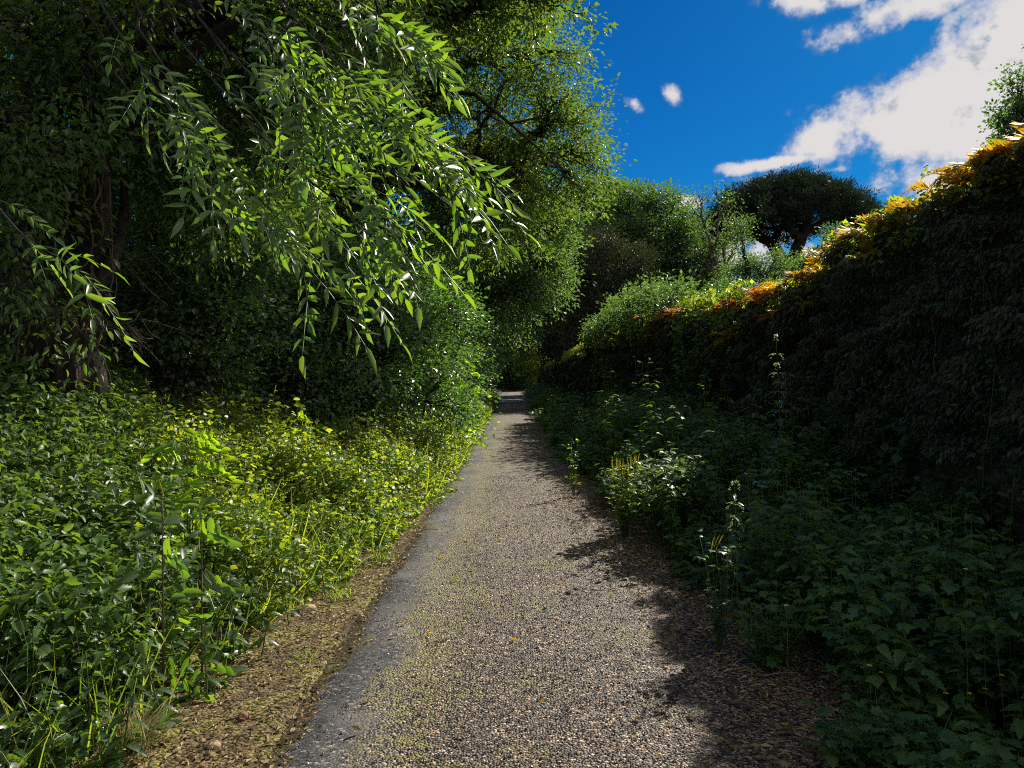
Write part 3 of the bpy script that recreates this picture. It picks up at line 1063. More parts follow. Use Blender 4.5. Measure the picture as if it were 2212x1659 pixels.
ASHB = np.array([-3.3, .1, gz(-3.3, .1)])
ash = thing('ash_tree', ASHB, 'near ash tree whose boughs of long leaflets hang across the upper left', 'tree')
b = Buf()
b.tube(spline([ASHB - [0, 0, .2], ASHB + [.05, 0, 1.2], ASHB + [.2, .1, 2.6], ASHB + [.6, .5, 3.7]], 24), np.linspace(.2, .11, 24), 20, 0, .2, 8)
b.build('trunk', M['bark'], ash, origin=ASHB)
TOP = ASHB + [.6, .5, 3.6]
SPR = [  # boughs in the photo: px, py, distance of root, middle, tip
    [(560, -40, 2.8), (740, 150, 2.5), (900, 290, 2.35), (1010, 345, 2.25)],
    [(620, 60, 2.7), (800, 260, 2.4), (930, 350, 2.3), (1030, 430, 2.2)],
    [(430, 40, 2.7), (650, 280, 2.4), (800, 420, 2.25), (885, 560, 2.15)],
    [(380, 80, 2.7), (600, 330, 2.4), (740, 450, 2.25), (800, 560, 2.2)],
    [(300, 60, 2.6), (480, 330, 2.3), (620, 500, 2.2), (690, 640, 2.1)],
    [(680, -60, 2.6), (790, 20, 2.45), (850, 60, 2.4), (880, 110, 2.35)],
    [(520, -20, 2.5), (600, 120, 2.35), (640, 190, 2.3), (660, 260, 2.25)],
    [(520, 60, 2.9), (690, 210, 2.7), (780, 300, 2.6), (850, 400, 2.5)],
    [(350, -20, 2.5), (480, 180, 2.3), (560, 300, 2.25), (600, 400, 2.2)],
    [(200, -20, 2.6), (330, 180, 2.4), (420, 300, 2.3), (470, 420, 2.2)],
    [(120, 60, 2.7), (230, 250, 2.5), (330, 370, 2.4), (390, 480, 2.3)],
    [(-60, 200, 2.8), (60, 330, 2.7), (150, 420, 2.6), (250, 500, 2.5)],
    [(-60, 380, 3.0), (40, 500, 2.8), (130, 560, 2.7), (210, 610, 2.6)],
    [(-60, 520, 3.0), (20, 600, 2.9), (60, 660, 2.8), (90, 720, 2.7)],
    [(0, -40, 2.6), (120, 80, 2.4), (230, 150, 2.35), (330, 200, 2.3)],
    [(-40, 60, 2.8), (80, 180, 2.6), (180, 240, 2.5), (260, 330, 2.4)],
    [(420, -60, 2.6), (560, 40, 2.5), (680, 120, 2.4), (760, 200, 2.35)],
    [(740, 60, 3.2), (820, 170, 3.0), (880, 240, 2.9), (950, 330, 2.8)],
    [(480, 160, 2.9), (640, 380, 2.7), (720, 520, 2.6), (770, 610, 2.5)],
    [(250, 160, 2.9), (400, 340, 2.7), (540, 460, 2.6), (640, 560, 2.5)],
]
r = np.random.default_rng(55)
SPR = [sp for i, sp in enumerate(SPR) if i not in (10, 11, 13, 14, 15, 8)]
for si, sp in enumerate(SPR):
    pts = [at(*q) for q in sp]
    c = spline(pts, 26)
    b = Buf()
    hub = TOP + [.5 + .5 * r.random(), .6, .1 * r.random()]
    lead = spline([TOP, hub, pts[0] + (pts[0] - pts[1]) * .35 + [0, 0, .1], pts[0]], 12)
    b.tube(np.concatenate([lead[:-1], c]), np.linspace(.0055, .0014, 11 + 26), 6)
    br = b.build('bough', M['darkbark'], ash, origin=ASHB)
    lb = Buf()
    m = 16 if si < 9 else 9
    for k in range(m):
        s = .08 + .84 * (k + r.random() * .5) / m
        i = min(24, int(s * 25))
        p0 = c[i] + (c[i + 1] - c[i]) * r.random()
        tan = nrm(c[i + 1] - c[i])
        side = nrm(np.cross(tan, [0, 0, 1.])) * (1 if k % 2 else -1)
        D = tan * .9 + side * .6 + np.array([.40, -.15, -.26]) + r.normal(size=3) * .28
        Nn = np.array([.1, -.6, .8]) + r.normal(size=3) * .65
        pinnate(lb, [p0], [D], np.array([Nn]), [.19 + .09 * r.random()], int(r.integers(3, 6)) , .075 * (.7 + .6 * r.random()), .021, r, T_LANCE, 0, .25, .6, 1, .3)
    lb.build('leaves', [M['ash'], M['stem']], br, origin=ASHB)

r = np.random.default_rng(56)
tp, od = lobe_tips([rl(-.5, 4.8, 5.0, .8, .6, .4), rl(.45, 5.2, 5.1, .55, .6, .4), rl(-1.5, 4.4, 4.8, .8, .6, .4), rl(-2.4, 4.0, 4.6, .8, .7, .45), rl(-1.9, 3.0, 4.4, .9, .8, .4)], 420, r, .2)  # dense leaf mass above the view, added to keep sun off the left boughs
lb = Buf()
sprays(lb, tp, od, 46, .2, .075, .3, r, T_LANCE, .5)
lb.build('crown', M['ash'], ash, origin=ASHB)
lb = Buf()
sk = skeleton(TOP + [.1, .3, .2], tp, r, .004)
lb.segs([q[0] for q in sk], [q[1] for q in sk], [q[2] for q in sk], [q[3] for q in sk], 5)
lb.build('limb', M['darkbark'], ash, origin=ASHB)

# ------------------------------------------------------------------ trees beyond the wall and at the lane's end
def btree(name, px, py, d, rx_, rz, lab, n=380, per=80, leaf=.18, mat='far', sp=.55, seed=1, more=(), gx=None, **kw):
    """a tree whose crown centre is seen at px, py from distance d"""
    c = at(px, py, d)
    bx = gx if gx is not None else c[0]
    z0 = gz(bx, d)
    lob = [rl(*c, rx_, rx_, rz)] + [rl(*at(*q[:3]), *q[3:]) for q in more]
    return tree(name, 'tree', lab, (bx, d, z0), lob, tips=n, per=per, spread=sp, leaf=leaf, mat=mat, seed=seed, **kw)


btree('lime_tree', 1395, 520, 46, 3.1, 3.2, 'broad green round-crowned tree behind the wall, left of the bare sapling', 620, 90, .19, 'far', .6, 401,
      more=[(1340, 470, 47, 2.2, 2.2, 1.8), (1440, 525, 45, 2.1, 2.2, 1.7), (1490, 570, 44, 1.9, 2, 1.6), (1330, 560, 46, 2.6, 2.2, 2.2), (1410, 460, 47, 1.9, 2, 1.5), (1450, 600, 44, 2.4, 2, 1.6)],
      r0=.02, tr=.3)
btree('elm_tree', 1260, 480, 52, 2.6, 2.6, 'green tree crown showing between the arching oak and the lime, behind the conifer', 300, 80, .21, 'far', .65, 402,
      more=[(1310, 440, 53, 1.8, 2, 1.3)], r0=.02, tr=.26)
btree('cypress_tree', 1275, 610, 37, 2.0, 2.7, 'dark drooping conifer at the centre, left of the lime tree', 520, 90, .17, 'conifer', .5, 403,
      more=[(1330, 560, 37, 1.6, 1.6, 1.3), (1240, 690, 37, 1.7, 1.6, 1.8), (1350, 620, 37, 1.5, 1.6, 1.5), (1240, 560, 38, 1.3, 1.5, 1.6)], r0=.018, tr=.25, asp=.22, droop=1.0)
btree('yew_tree', 1225, 735, 50, 2.0, 2.2, 'blackish tree filling the dark gap where the wall ends', 480, 90, .2, 'conifer', .6, 404,
      more=[(1205, 670, 52, 2.2, 2, 2.0), (1270, 700, 48, 2.0, 2, 1.8)], r0=.018, tr=.25, asp=.3, droop=.5)
tree('hazel_bush', 'shrub', 'low bushy hazel growing right behind the wall top, below the lime crown', (3.3, 17.5, gz(3.6, 17.5)),
     [rl(3.05, 17.2, 3.15, .5, 1.0, .6), rl(3.0, 19.3, 3.2, .5, 1.1, .6), rl(2.9, 21.6, 3.1, .5, 1.2, .6), rl(3.2, 15.2, 2.95, .45, .9, .45), rl(2.75, 24.0, 2.85, .45, 1.3, .45), rl(3.3, 18.5, 3.3, .5, 1.2, .35)],
     tips=360, per=42, spread=.30, leaf=.085, asp=.65, mat='grey', r0=.007, tr=.05, seed=405, shell=.3, stems=6, crown='foliage')
btree('elder_bush', 1345, 700, 23, .5, .5, 'pale leafy elder bush on top of the wall toward its far end', 160, 80, .09, 'grey', .25, 406,
      more=[(1300, 735, 25, .4, .5, .3)], r0=.006, tr=.05)
# sparse sapling, half bare
sap = btree('sapling', 1545, 470, 42, 1.3, 2.1, 'thin half-bare sapling silhouetted on the sky beside the umbrella pine', 300, 7, .14, 'grey', .4, 407,
            more=[(1560, 415, 42, .8, .8, .7), (1500, 440, 42, .6, .7, .7), (1515, 530, 42, 1.0, 1.0, 1.1), (1590, 540, 42, .8, .8, 1.0)], r0=.008, tr=.08, bark='twig')
btree('robinia_tree', 1640, 575, 34, 1.2, .55, 'airy yellow-green tree in front of the umbrella pine, left of its trunk', 170, 55, .11, 'grey', .4, 408,
      more=[(1600, 605, 34, 1.0, 1.2, .6), (1690, 600, 34, .8, 1.2, .35), (1590, 500, 33, .4, .6, .6)], r0=.009, tr=.09, flatten=.35)
btree('tree_heath', 1795, 525, 27, .42, .6, 'small upright green tree in front of the umbrella pine, right of its trunk', 170, 75, .1, 'grey', .28, 409,
      more=[(1755, 575, 27, .6, .8, .4), (1815, 550, 27, .45, .8, .4)], r0=.008, tr=.07)
btree('laurel_tree', 1590, 655, 24, 1.0, .35, 'dark low shrub-tree behind the wall creeper, under the airy robinia', 200, 80, .1, 'shrub', .35, 410,
      more=[(1690, 645, 24, .9, .8, .3)], r0=.008, tr=.07)
# holm oak at the right edge
c = at(2195, 235, 8.5)
tree('holm_oak', 'tree', 'small dark tree above the wall at the right edge of the photo', (c[0] + .4, 8.6, gz(c[0] + .4, 8.6)),
     [rl(*at(2190, 225, 8.5), .3, .4, .32), rl(*at(2150, 255, 8.5), .17, .2, .14), rl(*at(2235, 260, 8.6), .4, .4, .4), rl(*at(2290, 200, 8.7), .5, .5, .5), rl(*at(2200, 320, 8.5), .25, .3, .3)],
     tips=300, per=42, spread=.10, leaf=.042, asp=.6, mat='shrub', r0=.004, tr=.05, seed=411, shell=.2, crown='crown')

# umbrella pine
PC = at(1697, 455, 62)
PB = np.array([PC[0] - .3, 62, gz(PC[0], 62)])
pine = thing('umbrella_pine', PB, 'large umbrella pine with a flat domed dark crown on fanning branches', 'tree')
r = np.random.default_rng(91)
n = 1500
u = r.random(n)
th = r.random(n) * 2 * PI
rr_ = np.sqrt(u)
A = 6.7
zt = 17.4 - 3.4 * rr_ ** 2.2
tx = PC[0] + A * rr_ * np.cos(th)
ty = 62 + A * rr_ * np.sin(th)
tz = zt - 2.1 * r.random(n) ** 1.3 * (1 - .45 * rr_)
# underside hollow
tips_ = np.stack([tx, ty, tz], 1)
tips_ += r.normal(size=(n, 3)) * [.35, .35, .24]
lowt = np.stack([PC[0] - 6.0 + 1.6 * r.random(150), 62 + 3 * r.normal(size=150), 12.2 + 2.2 * r.random(150)], 1)
tips_ = np.concatenate([tips_, lowt])
fork = at(1700, 585, 62)
b = Buf()
b.tube(spline([PB - [0, 0, .3], (PB + fork) / 2 + [.3, 0, 0], fork], 12), np.linspace(.6, .42, 12), 12, 0, .15, 3)
sk = skeleton(fork, tips_, r, .016, .44, .5)
b.segs([s[0] for s in sk], [s[1] for s in sk], [s[2] for s in sk], [s[3] for s in sk], 6)
b.build('trunk', M['darkbark'], pine, origin=PB)
b = Buf()
od = nrm(tips_ - (PC - [0, 0, 7]))
sprays(b, tips_, od, 60, .42, .30, .22, r, T_DIA, -.2, .4)
b.build('crown', M['pine'], pine, flat=True, origin=PB)

# thicket closing the lane's end
btree('leaning_tree', 1085, 690, 66, 3.0, 3.4, 'tree with a dark leaning trunk at the far end of the lane', 420, 80, .24, 'far', .7, 420,
      more=[(1050, 640, 68, 3.4, 3, 3), (1130, 640, 68, 3.0, 3, 3), (1090, 590, 70, 3, 3, 2.6)], gx=-2.4, r0=.02, tr=.22)
btree('end_bush', 1145, 775, 62, 1.2, 1.1, 'bright green bush at the end of the lane beside the wall corner', 200, 80, .16, 'weed', .4, 421,
      more=[(1160, 800, 61, .8, .8, .7)], r0=.01, tr=.06, crown='foliage')
btree('end_thicket', 1050, 790, 64, 2.6, 1.8, 'dense dark thicket at the end of the lane, left of the bright bush', 360, 80, .2, 'far', .5, 422,
      more=[(1110, 800, 66, 2.0, 2, 1.2), (1000, 760, 62, 2, 2, 2)], r0=.01, tr=.08, crown='foliage', stems=4)
for i, (px_, py_, d_, rx2, rz2, lab) in enumerate([(900, 640, 85, 9, 9, 'far dark wood tree behind the left hedge end'), (1180, 690, 90, 8, 7, 'far dark tree closing the view behind the lane end'),
                                                   (1330, 680, 80, 8, 4.5, 'far wood tree behind the lime and the wall'), (1500, 680, 75, 6, 3.4, 'far low tree behind the bare sapling'),
                                                   (1850, 650, 80, 11, 4, 'far low tree behind the wall, right of the umbrella pine')]):
    btree('far_tree', px_, py_, d_, rx2, rz2, lab, 420, 70, .42, 'far', 1.3, 430 + i, r0=.03, tr=.3, group='distant trees')

# ------------------------------------------------------------------ ferns and creepers on the wall
def fern(loc, col, size, n, seed, label, cat='fern', grp='golden fern clumps along the top of the wall', lean=(-.5, 0, 0)):
    r = np.random.default_rng(seed)
    b = Buf()
    loc = np.asarray(loc, float)
    for i in range(n):
        a = r.random() * 2 * PI
        D = np.array([math.cos(a) * .8 + lean[0], math.sin(a) * .8 + lean[1], .75 + .5 * r.random()])
        D = nrm(D)
        L = size * 1.38 * (.6 + .6 * r.random())
        side = nrm(np.cross(D, [0, 0, 1.]))
        Nn = np.cross(side, D)
        p0 = loc + r.normal(size=3) * [.05, .09, .02]
        np_ = 13
        bend = .5 + .5 * r.random()
        S = np.linspace(0, 1, np_)
        path = p0 + np.outer(S, D) * L + np.outer(S ** 2.2, [0, 0, -1]) * L * bend
        b.segs(path[:-1], path[1:], .0022, .0014, 4, 1)
        tan = nrm(np.gradient(path, axis=0))
        w = L * .30 * np.sin(np.clip(S * 1.05 + .12, 0, 1) ** .8 * PI) ** .7
        mt = 0 if r.random() < .7 else 2
        for sg in (-1, 1):
            dj = side * sg + tan * .45 + r.normal(size=(np_, 3)) * .08
            b.leaves(T_LANCE, path[1:], dj[1:], np.cross(tan, side)[1:] * 1. + r.normal(size=(np_ - 1, 3)) * .2, w[1:] + .012, L * .085, mt)
    cm = {'gold': ['gold', 'straw', 'fernyg'], 'orange': ['orange', 'twig', 'gold'], 'green': ['fernyg', 'straw', 'gold']}[col]
    o = b.build('fern', [M[k] for k in cm], origin=loc)
    return tag(o, label, cat, grp)


ORD = ['first', 'second', 'third', 'fourth', 'fifth', 'sixth', 'seventh', 'eighth', 'ninth', 'tenth', 'eleventh', 'twelfth', 'thirteenth', 'fourteenth', 'fifteenth', 'sixteenth',
       'seventeenth', 'eighteenth', 'nineteenth', 'twentieth', 'twenty-first', 'twenty-second', 'twenty-third', 'twenty-fourth', 'twenty-fifth', 'twenty-sixth', 'twenty-seventh',
       'twenty-eighth', 'twenty-ninth', 'thirtieth', 'thirty-first', 'thirty-second', 'thirty-third', 'thirty-fourth', 'thirty-fifth', 'thirty-sixth', 'thirty-seventh', 'thirty-eighth', 'thirty-ninth', 'fortieth']
FY = [(4.75, 'green', .36), (5.0, 'gold', .38), (5.3, 'green', .40), (5.6, 'gold', .34), (5.9, 'gold', .30), (6.2, 'orange', .34), (6.5, 'green', .3), (6.85, 'gold', .32), (7.2, 'green', .34),
      (7.5, 'gold', .32), (7.8, 'green', .34), (8.1, 'gold', .34), (8.45, 'gold', .32), (8.8, 'gold', .34), (9.2, 'gold', .34), (9.6, 'orange', .30), (10.1, 'orange', .34), (10.6, 'orange', .36),
      (11.0, 'orange', .34), (11.5, 'orange', .3), (11.9, 'green', .34), (12.7, 'green', .3), (13.5, 'orange', .42), (14.3, 'orange', .46), (15.2, 'orange', .46), (16.4, 'orange', .42),
      (20.5, 'gold', .4), (22.5, 'orange', .42), (24.5, 'gold', .42), (27, 'gold', .45), (30, 'green', .5), (34, 'gold', .5), (38, 'green', .55)]
CN = {'green': 'yellow-green', 'gold': 'golden yellow', 'orange': 'rusty orange'}
for i, (y, cN, sz) in enumerate(FY):
    fern((float(wx(y)) + .12, y, float(wtop(y)) + .03), cN, sz, 12 if y < 14 else 14, 500 + i,
         f'{CN[cN]} fern clump on the wall top, {ORD[i]} clump from the near right end')

for i, (y, dz, cN, lab) in enumerate([(9.3, .34, 'orange', 'rusty fern hanging on the wall face below the rusty orange clumps'), (8.3, .42, 'gold', 'golden fern rooted a little way down the wall face, beneath the golden clumps'),
                                      (10.8, .36, 'orange', 'rusty fern on the wall face at the edge of the bright green creeper'), (7.0, .3, 'gold', 'golden fern on the wall face nearest to the right edge'),
                                      (15.0, .3, 'orange', 'rusty fern hanging under the farther orange clumps')]):
    fern((float(wx(y)) - .10, y, float(wtop(y)) - dz), cN, .26, 8, 560 + i, lab, lean=(-.9, 0, 0))

# trailing creeper masses on and over the wall top
def creeper(y0, y1, n, leaf, seed, label, hang=.5, up=.35, mat='shade'):
    r = np.random.default_rng(seed)
    yc = (y0 + y1) / 2
    O = np.array([float(wx(yc)) + .1, yc, float(wtop(yc))])
    t = thing('creeper', O, label, 'climbing plant', 'green creepers on the wall')
    bs, bl = Buf(), Buf()
    for i in range(n):
        y = y0 + (y1 - y0) * r.random()
        p = np.array([float(wx(y)) + .15 + .2 * r.random(), y, float(wtop(y)) + .02])
        if r.random() < .55:
            pts = [p, p + [-.22, r.normal() * .1, .14 * r.random()], p + [-.36, r.normal() * .2, -.25 * r.random()], p + [-.36 - .08 * r.random(), r.normal() * .25, -hang * (.3 + r.random())]]
        else:
            pts = [p, p + [-.05, r.normal() * .15, up * .5], p + [-.12 + r.normal() * .08, r.normal() * .25, up * (.5 + .6 * r.random())], p + [-.2 + r.normal() * .15, r.normal() * .4, up * (.3 + .5 * r.random())]]
        c = spline(pts, 9)
        bs.tube(c, np.linspace(.004, .0015, 9), 4)
        k = int(np.linalg.norm(c[-1] - c[0]) / leaf * 2.6) + 6
        i_ = r.integers(0, 9, k)
        P = c[i_] + r.normal(size=(k, 3)) * leaf * .5
        D = r.normal(size=(k, 3)) * .6 + [-.5, 0, -.45]
        Nn = np.array([-.5, -.2, .8]) + r.normal(size=(k, 3)) * .45
        L = leaf * (.6 + .7 * r.random(k))
        bl.leaves(T_LOBE3 if leaf < .2 and yc < 14 else T_OVAL, P, D, Nn, L, L * .85)
    bs.build('stem', M['stem'], t, origin=O)
    bl.build('leaves', M[mat], t, flat=False, origin=O)


creeper(10.6, 13.5, 170, .07, 601, 'bright green creeper spilling over the wall top between the two orange fern groups', .5, .4, 'weed')
creeper(13.2, 17.0, 90, .07, 602, 'green creeper under the farther orange ferns on the wall top', .4, .25, 'weed')
creeper(16.5, 25, 130, .08, 603, 'creeper on the wall top beyond the orange ferns, around the step in the wall', .22, .3, 'weed')
creeper(27, 50, 170, .10, 604, 'low creeper along the far end of the wall top', .2, .25, 'weed')
creeper(4.8, 9.4, 100, .05, 605, 'thin creeper hanging beneath the golden ferns at the near end of the wall', .3, .16, 'weed')


def ivy(y0, y1, z0, z1, n, leaf, seed, label):
    r = np.random.default_rng(seed)
    yc = (y0 + y1) / 2
    O = np.array([float(wx(yc)), yc, .1])
    t = thing('ivy', O, label, 'climbing plant', 'ivy climbing the wall face')
    bs, bl = Buf(), Buf()
    for i in range(n):
        y = y0 + (y1 - y0) * r.random()
        zt_ = z0 + (z1 - z0) * r.random()
        zz = np.linspace(.15, zt_, 12)
        yy_ = y + np.cumsum(r.normal(size=12) * .06)
        xx_ = wx(yy_) - .17 - .06 * r.random(12)
        c = np.stack([xx_, yy_, zz], 1)
        bs.tube(c, np.linspace(.006, .002, 12), 4)
        k = int(34 * zt_ / leaf * .07) + 8
        i_ = r.integers(2, 12, k)
        P = c[i_] + r.normal(size=(k, 3)) * [.05, .07, .1]
        D = r.normal(size=(k, 3)) * .4 + [-.7, 0, -.25]
        Nn = np.array([-.35, 0, .9]) + r.normal(size=(k, 3)) * .3
        L = leaf * (.55 + .8 * r.random(k))
        bl.leaves(T_LOBE3, P, D, Nn, L, L * .9)
    bs.build('stem', M['stem'], t, origin=O)
    bl.build('leaves', M['shade'], t, origin=O)


ivy(10.0, 14, 1.0, 2.4, 34, .10, 611, 'ivy climbing the shaded wall face under the bright creeper')
ivy(6.3, 9.5, .8, 1.7, 30, .09, 612, 'ivy low on the wall face behind the tall flowering nettle')
ivy(15, 24, .8, 2.1, 44, .12, 613, 'ivy on the far shaded stretch of the wall face')
ivy(4.2, 6.0, .9, 2.7, 10, .045, 614, 'few small pale fern-like sprigs on the near wall face')

# ------------------------------------------------------------------ weeds: the sunlit bed on the left
def bedheight(x, y):
    return .20 + .27 * ss((ledge(y) - x) / 1.3) + .55 * (fbm(x * 1.9, y * 1.9, 0, 81, 3) - .5) * 2


def weedbed(n, y0, y1, pw, lm, seed, wmax=4.2, per=7, spk=.12):
    r = np.random.default_rng(seed)
    y = y0 + (y1 - y0) * r.random(n) ** pw
    t = r.random(n) ** .9 * wmax
    x = ledge(y) - t + .08 * r.normal(size=n)
    k = x > -.76 * (y + 1.2)
    x, y = x[k], y[k]
    n = len(x)
    h = np.maximum(.1, bedheight(x, y) * (.7 + .45 * r.random(n)))
    h *= np.clip((ledge(y) - x) / .35 + .35, .3, 1)
    z0 = H(x, y)
    base = np.stack([x, y, z0], 1)
    top = base + np.stack([.10 * r.normal(size=n), .10 * r.normal(size=n), h], 1)
    bl.segs(base, top, .0025, .0015, 3, 2)
    q = np.repeat(np.arange(n), per)
    m = len(q)
    s = .12 + .93 * r.random(m) ** .7
    a = r.random(m) * 2 * PI
    out = np.stack([np.cos(a), np.sin(a), np.zeros(m)], 1)
    L = lm * (.55 + .8 * r.random(m))
    P = base[q] + (top - base)[q] * s[:, None] + out * (L * .5 * r.random(m))[:, None]
    D = out + np.stack([np.zeros(m), np.zeros(m), -.05 + .35 * r.normal(size=m)], 1)
    Nn = np.array([.05, -.15, .9]) + r.normal(size=(m, 3)) * .55
    c = r.random(m)
    # darker nettle leaves take over toward the near left, painting in its shade
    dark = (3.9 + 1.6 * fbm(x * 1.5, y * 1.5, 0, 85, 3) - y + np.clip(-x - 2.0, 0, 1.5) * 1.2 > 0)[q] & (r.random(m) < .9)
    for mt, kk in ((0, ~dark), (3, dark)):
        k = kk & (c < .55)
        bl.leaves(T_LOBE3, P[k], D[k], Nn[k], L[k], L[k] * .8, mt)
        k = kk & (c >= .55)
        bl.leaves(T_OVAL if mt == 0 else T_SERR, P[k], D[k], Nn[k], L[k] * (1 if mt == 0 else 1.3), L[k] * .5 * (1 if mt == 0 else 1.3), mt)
    # upright seed pods and grass heads
    k = r.random(n) < spk
    tp = top[k]
    for _ in range(3):
        mm = len(tp)
        bl.leaves(T_SPIKE, tp + r.normal(size=(mm, 3)) * .02, np.stack([r.normal(size=mm) * .18, r.normal(size=mm) * .18, np.ones(mm)], 1), r.normal(size=(mm, 3)), .05 + .06 * r.random(mm), .004 + .003 * r.random(mm) + lm * .02, 1)


bl = Buf()
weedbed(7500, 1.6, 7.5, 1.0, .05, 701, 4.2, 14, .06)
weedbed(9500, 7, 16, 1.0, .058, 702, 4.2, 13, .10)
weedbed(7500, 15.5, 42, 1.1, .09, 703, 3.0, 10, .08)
r = np.random.default_rng(704)
n = 6500
y = 2.2 + 30 * r.random(n) ** 1.5
x = ledge(y) + .05 - 3.6 * r.random(n)
kf = fbm(x * 1.3, y * 1.3, 0, 88, 3) > .47
x, y = x[kf], y[kf]
n = len(x)
P = np.stack([x, y, H(x, y)], 1)
bl.leaves(T_BLADE, P, np.stack([r.normal(size=n) * .35 + .1, r.normal(size=n) * .35, np.ones(n)], 1), np.stack([r.normal(size=n), r.normal(size=n), .6 + 0 * x], 1), .22 + .28 * r.random(n), .005 + .0007 * y, 0)
k = r.random(n) < .12
bl.segs(P[k], P[k] + np.stack([r.normal(size=k.sum()) * .12, r.normal(size=k.sum()) * .12, .45 + .35 * r.random(k.sum())], 1), .002, .001, 3, 4)
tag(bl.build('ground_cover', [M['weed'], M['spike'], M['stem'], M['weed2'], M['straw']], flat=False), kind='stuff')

# darker brambly scrub round the foot of the old tree
bl = Buf()
r = np.random.default_rng(705)
n = 3400
y = 3.2 + 5.2 * r.random(n)
x = -.36 * y - .75 - 3.0 * r.random(n)
h = .45 + 1.0 * ss((-x - .36 * y - .6) / 1.3) * (.5 + .8 * fbm(x * 1.3, y * 1.3, 0, 83, 3)) * np.clip((y - 2.5) / 3, .3, 1)
base = np.stack([x, y, H(x, y)], 1)
for _ in range(22):
    s = .25 + .6 * r.random(n)
    P = base + np.stack([r.normal(size=n) * .12, r.normal(size=n) * .12, h * s], 1)
    D = np.stack([r.normal(size=n) + .3, r.normal(size=n) - .3, r.normal(size=n) * .4 - .2], 1)
    L = .04 + .04 * r.random(n)
    bl.leaves(T_SERR, P, D, np.array([0, 0, 1.]) + r.normal(size=(n, 3)) * .45, L, L * .6, 0)
bl.segs(base, base + np.stack([r.normal(size=n) * .16, r.normal(size=n) * .16, h * .8], 1), .002, .0015, 3, 1)
tag(bl.build('undergrowth', [M['shade'], M['twig']]), kind='stuff')

# ------------------------------------------------------------------ weeds in the shade along the wall
bl = Buf()


def shadebed(n, y0, y1, pw, lm, seed, per):
    r = np.random.default_rng(seed)
    y = y0 + (y1 - y0) * r.random(n) ** pw
    x = redge(y) + .08 + r.random(n) ** .9 * (wx(y) - redge(y) - .15)
    t = (x - redge(y)) / (wx(y) - redge(y))
    f_ = fbm(x * 1.5, y * 1.5, 0, 87, 3)
    h = (.15 + .68 * ss((f_ - .38) / .28)) * (.6 + .6 * r.random(n)) * np.interp(y, [0, 3, 5, 8, 12, 30, 60], [.55, .6, .75, 1.0, 1.15, .9, .8])
    h *= np.where(r.random(n) < .04, 1.6, 1.0) * (1 - .55 * (1 - ss(t / .45)) * ss((y - 6) / 3))
    base = np.stack([x, y, H(x, y)], 1)
    top = base + np.stack([-.06 + .08 * r.normal(size=n), .08 * r.normal(size=n), h], 1)
    bl.segs(base, top, .003, .002, 3, 1)
    q = np.repeat(np.arange(n), per)
    m = len(q)
    s = .4 + .62 * r.random(m)
    a = r.random(m) * 2 * PI
    out = np.stack([np.cos(a), np.sin(a), np.zeros(m)], 1)
    L = lm * (.5 + .9 * r.random(m))
    P = base[q] + (top - base)[q] * s[:, None] + out * (L * .6 * r.random(m))[:, None]
    D = out + np.stack([np.zeros(m), np.zeros(m), -.1 + .15 * r.normal(size=m)], 1)
    Nn = np.array([-.1, -.05, 1.]) + r.normal(size=(m, 3)) * .22
    c = r.random(m)
    for tm, lo, hi, as_ in ((T_LOBE, 0, .3, .95), (T_LOBE3, .3, .5, .9), (T_SERR, .5, 1.01, .55)):
        k = (c >= lo) & (c < hi)
        bl.leaves(tm, P[k], D[k], Nn[k], L[k], L[k] * as_, 0)
    k = r.random(n) < .05
    tp = top[k]
    for _ in range(3):
        mm = len(tp)
        bl.leaves(T_SPIKE, tp + r.normal(size=(mm, 3)) * .03 - [0, 0, .03], np.stack([r.normal(size=mm) * .15, r.normal(size=mm) * .15, np.ones(mm)], 1), r.normal(size=(mm, 3)), .04 + .04 * r.random(mm), .003, 2)


shadebed(3000, 1.8, 7, 1.0, .066, 711, 14)
shadebed(3600, 6.5, 16, 1.0, .075, 712, 12)
shadebed(3000, 15, 57, 1.2, .12, 713, 10)
tag(bl.build('shade_weeds', [M['shade'], M['stem'], M['spike']]), kind='stuff')


# ------------------------------------------------------------------ single plants one can pick out
def nettle(loc, h, label, seed, leaf=.09, mat='weed2', flower=True, tiers=11, name='nettle', cat='plant', group=None):
    r = np.random.default_rng(seed)
    loc = np.asarray(loc, float)
    t = thing(name, loc, label, cat, group)
    lean = r.normal(size=2) * .05
    c = spline([loc, loc + [lean[0] * h, lean[1] * h, h * .5], loc + [lean[0] * 2 * h, lean[1] * 2 * h, h]], 24)
    b = Buf()
    b.tube(c, np.linspace(.0045, .002, 24), 5)
    b.build('stem', M['stem'], t, origin=loc)
    b, f = Buf(), Buf()
    for k in range(tiers):
        s = .22 + .78 * (k / (tiers - 1)) ** .9
        i = min(23, int(s * 23))
        a0 = k * PI / 2 + r.normal() * .25
        sz = leaf * (1.15 - .75 * max(0, (s - .55) / .45))
        for w in range(2):
            a = a0 + w * PI
            o_ = np.array([math.cos(a), math.sin(a), .1])
            b.leaves(T_SERR, [c[i] + o_ * .015], [o_ + [0, 0, -.15 - .25 * (1 - s)]], [[0, 0, 1] + r.normal(size=3) * .15], sz * (.85 + .3 * r.random()), sz * .55)
            if flower and s > .55:
                m = 22
                u = r.random(m)
                P = c[i] + o_ * (.012 + .04 * u[:, None]) + np.outer(u * u, [0, 0, -.05]) + r.normal(size=(m, 3)) * .004
                f.leaves(T_DIA, P, r.normal(size=(m, 3)), r.normal(size=(m, 3)), .008, .006)
    b.build('leaves', M[mat], t, origin=loc)
    f.build('blossom', M['whiteflower'], t, flat=True, origin=loc)
    return t


def on(px, py_top, d, side=None):
    q = at(px, py_top, d)
    return np.array([q[0], q[1], gz(q[0], q[1])]), q[2]


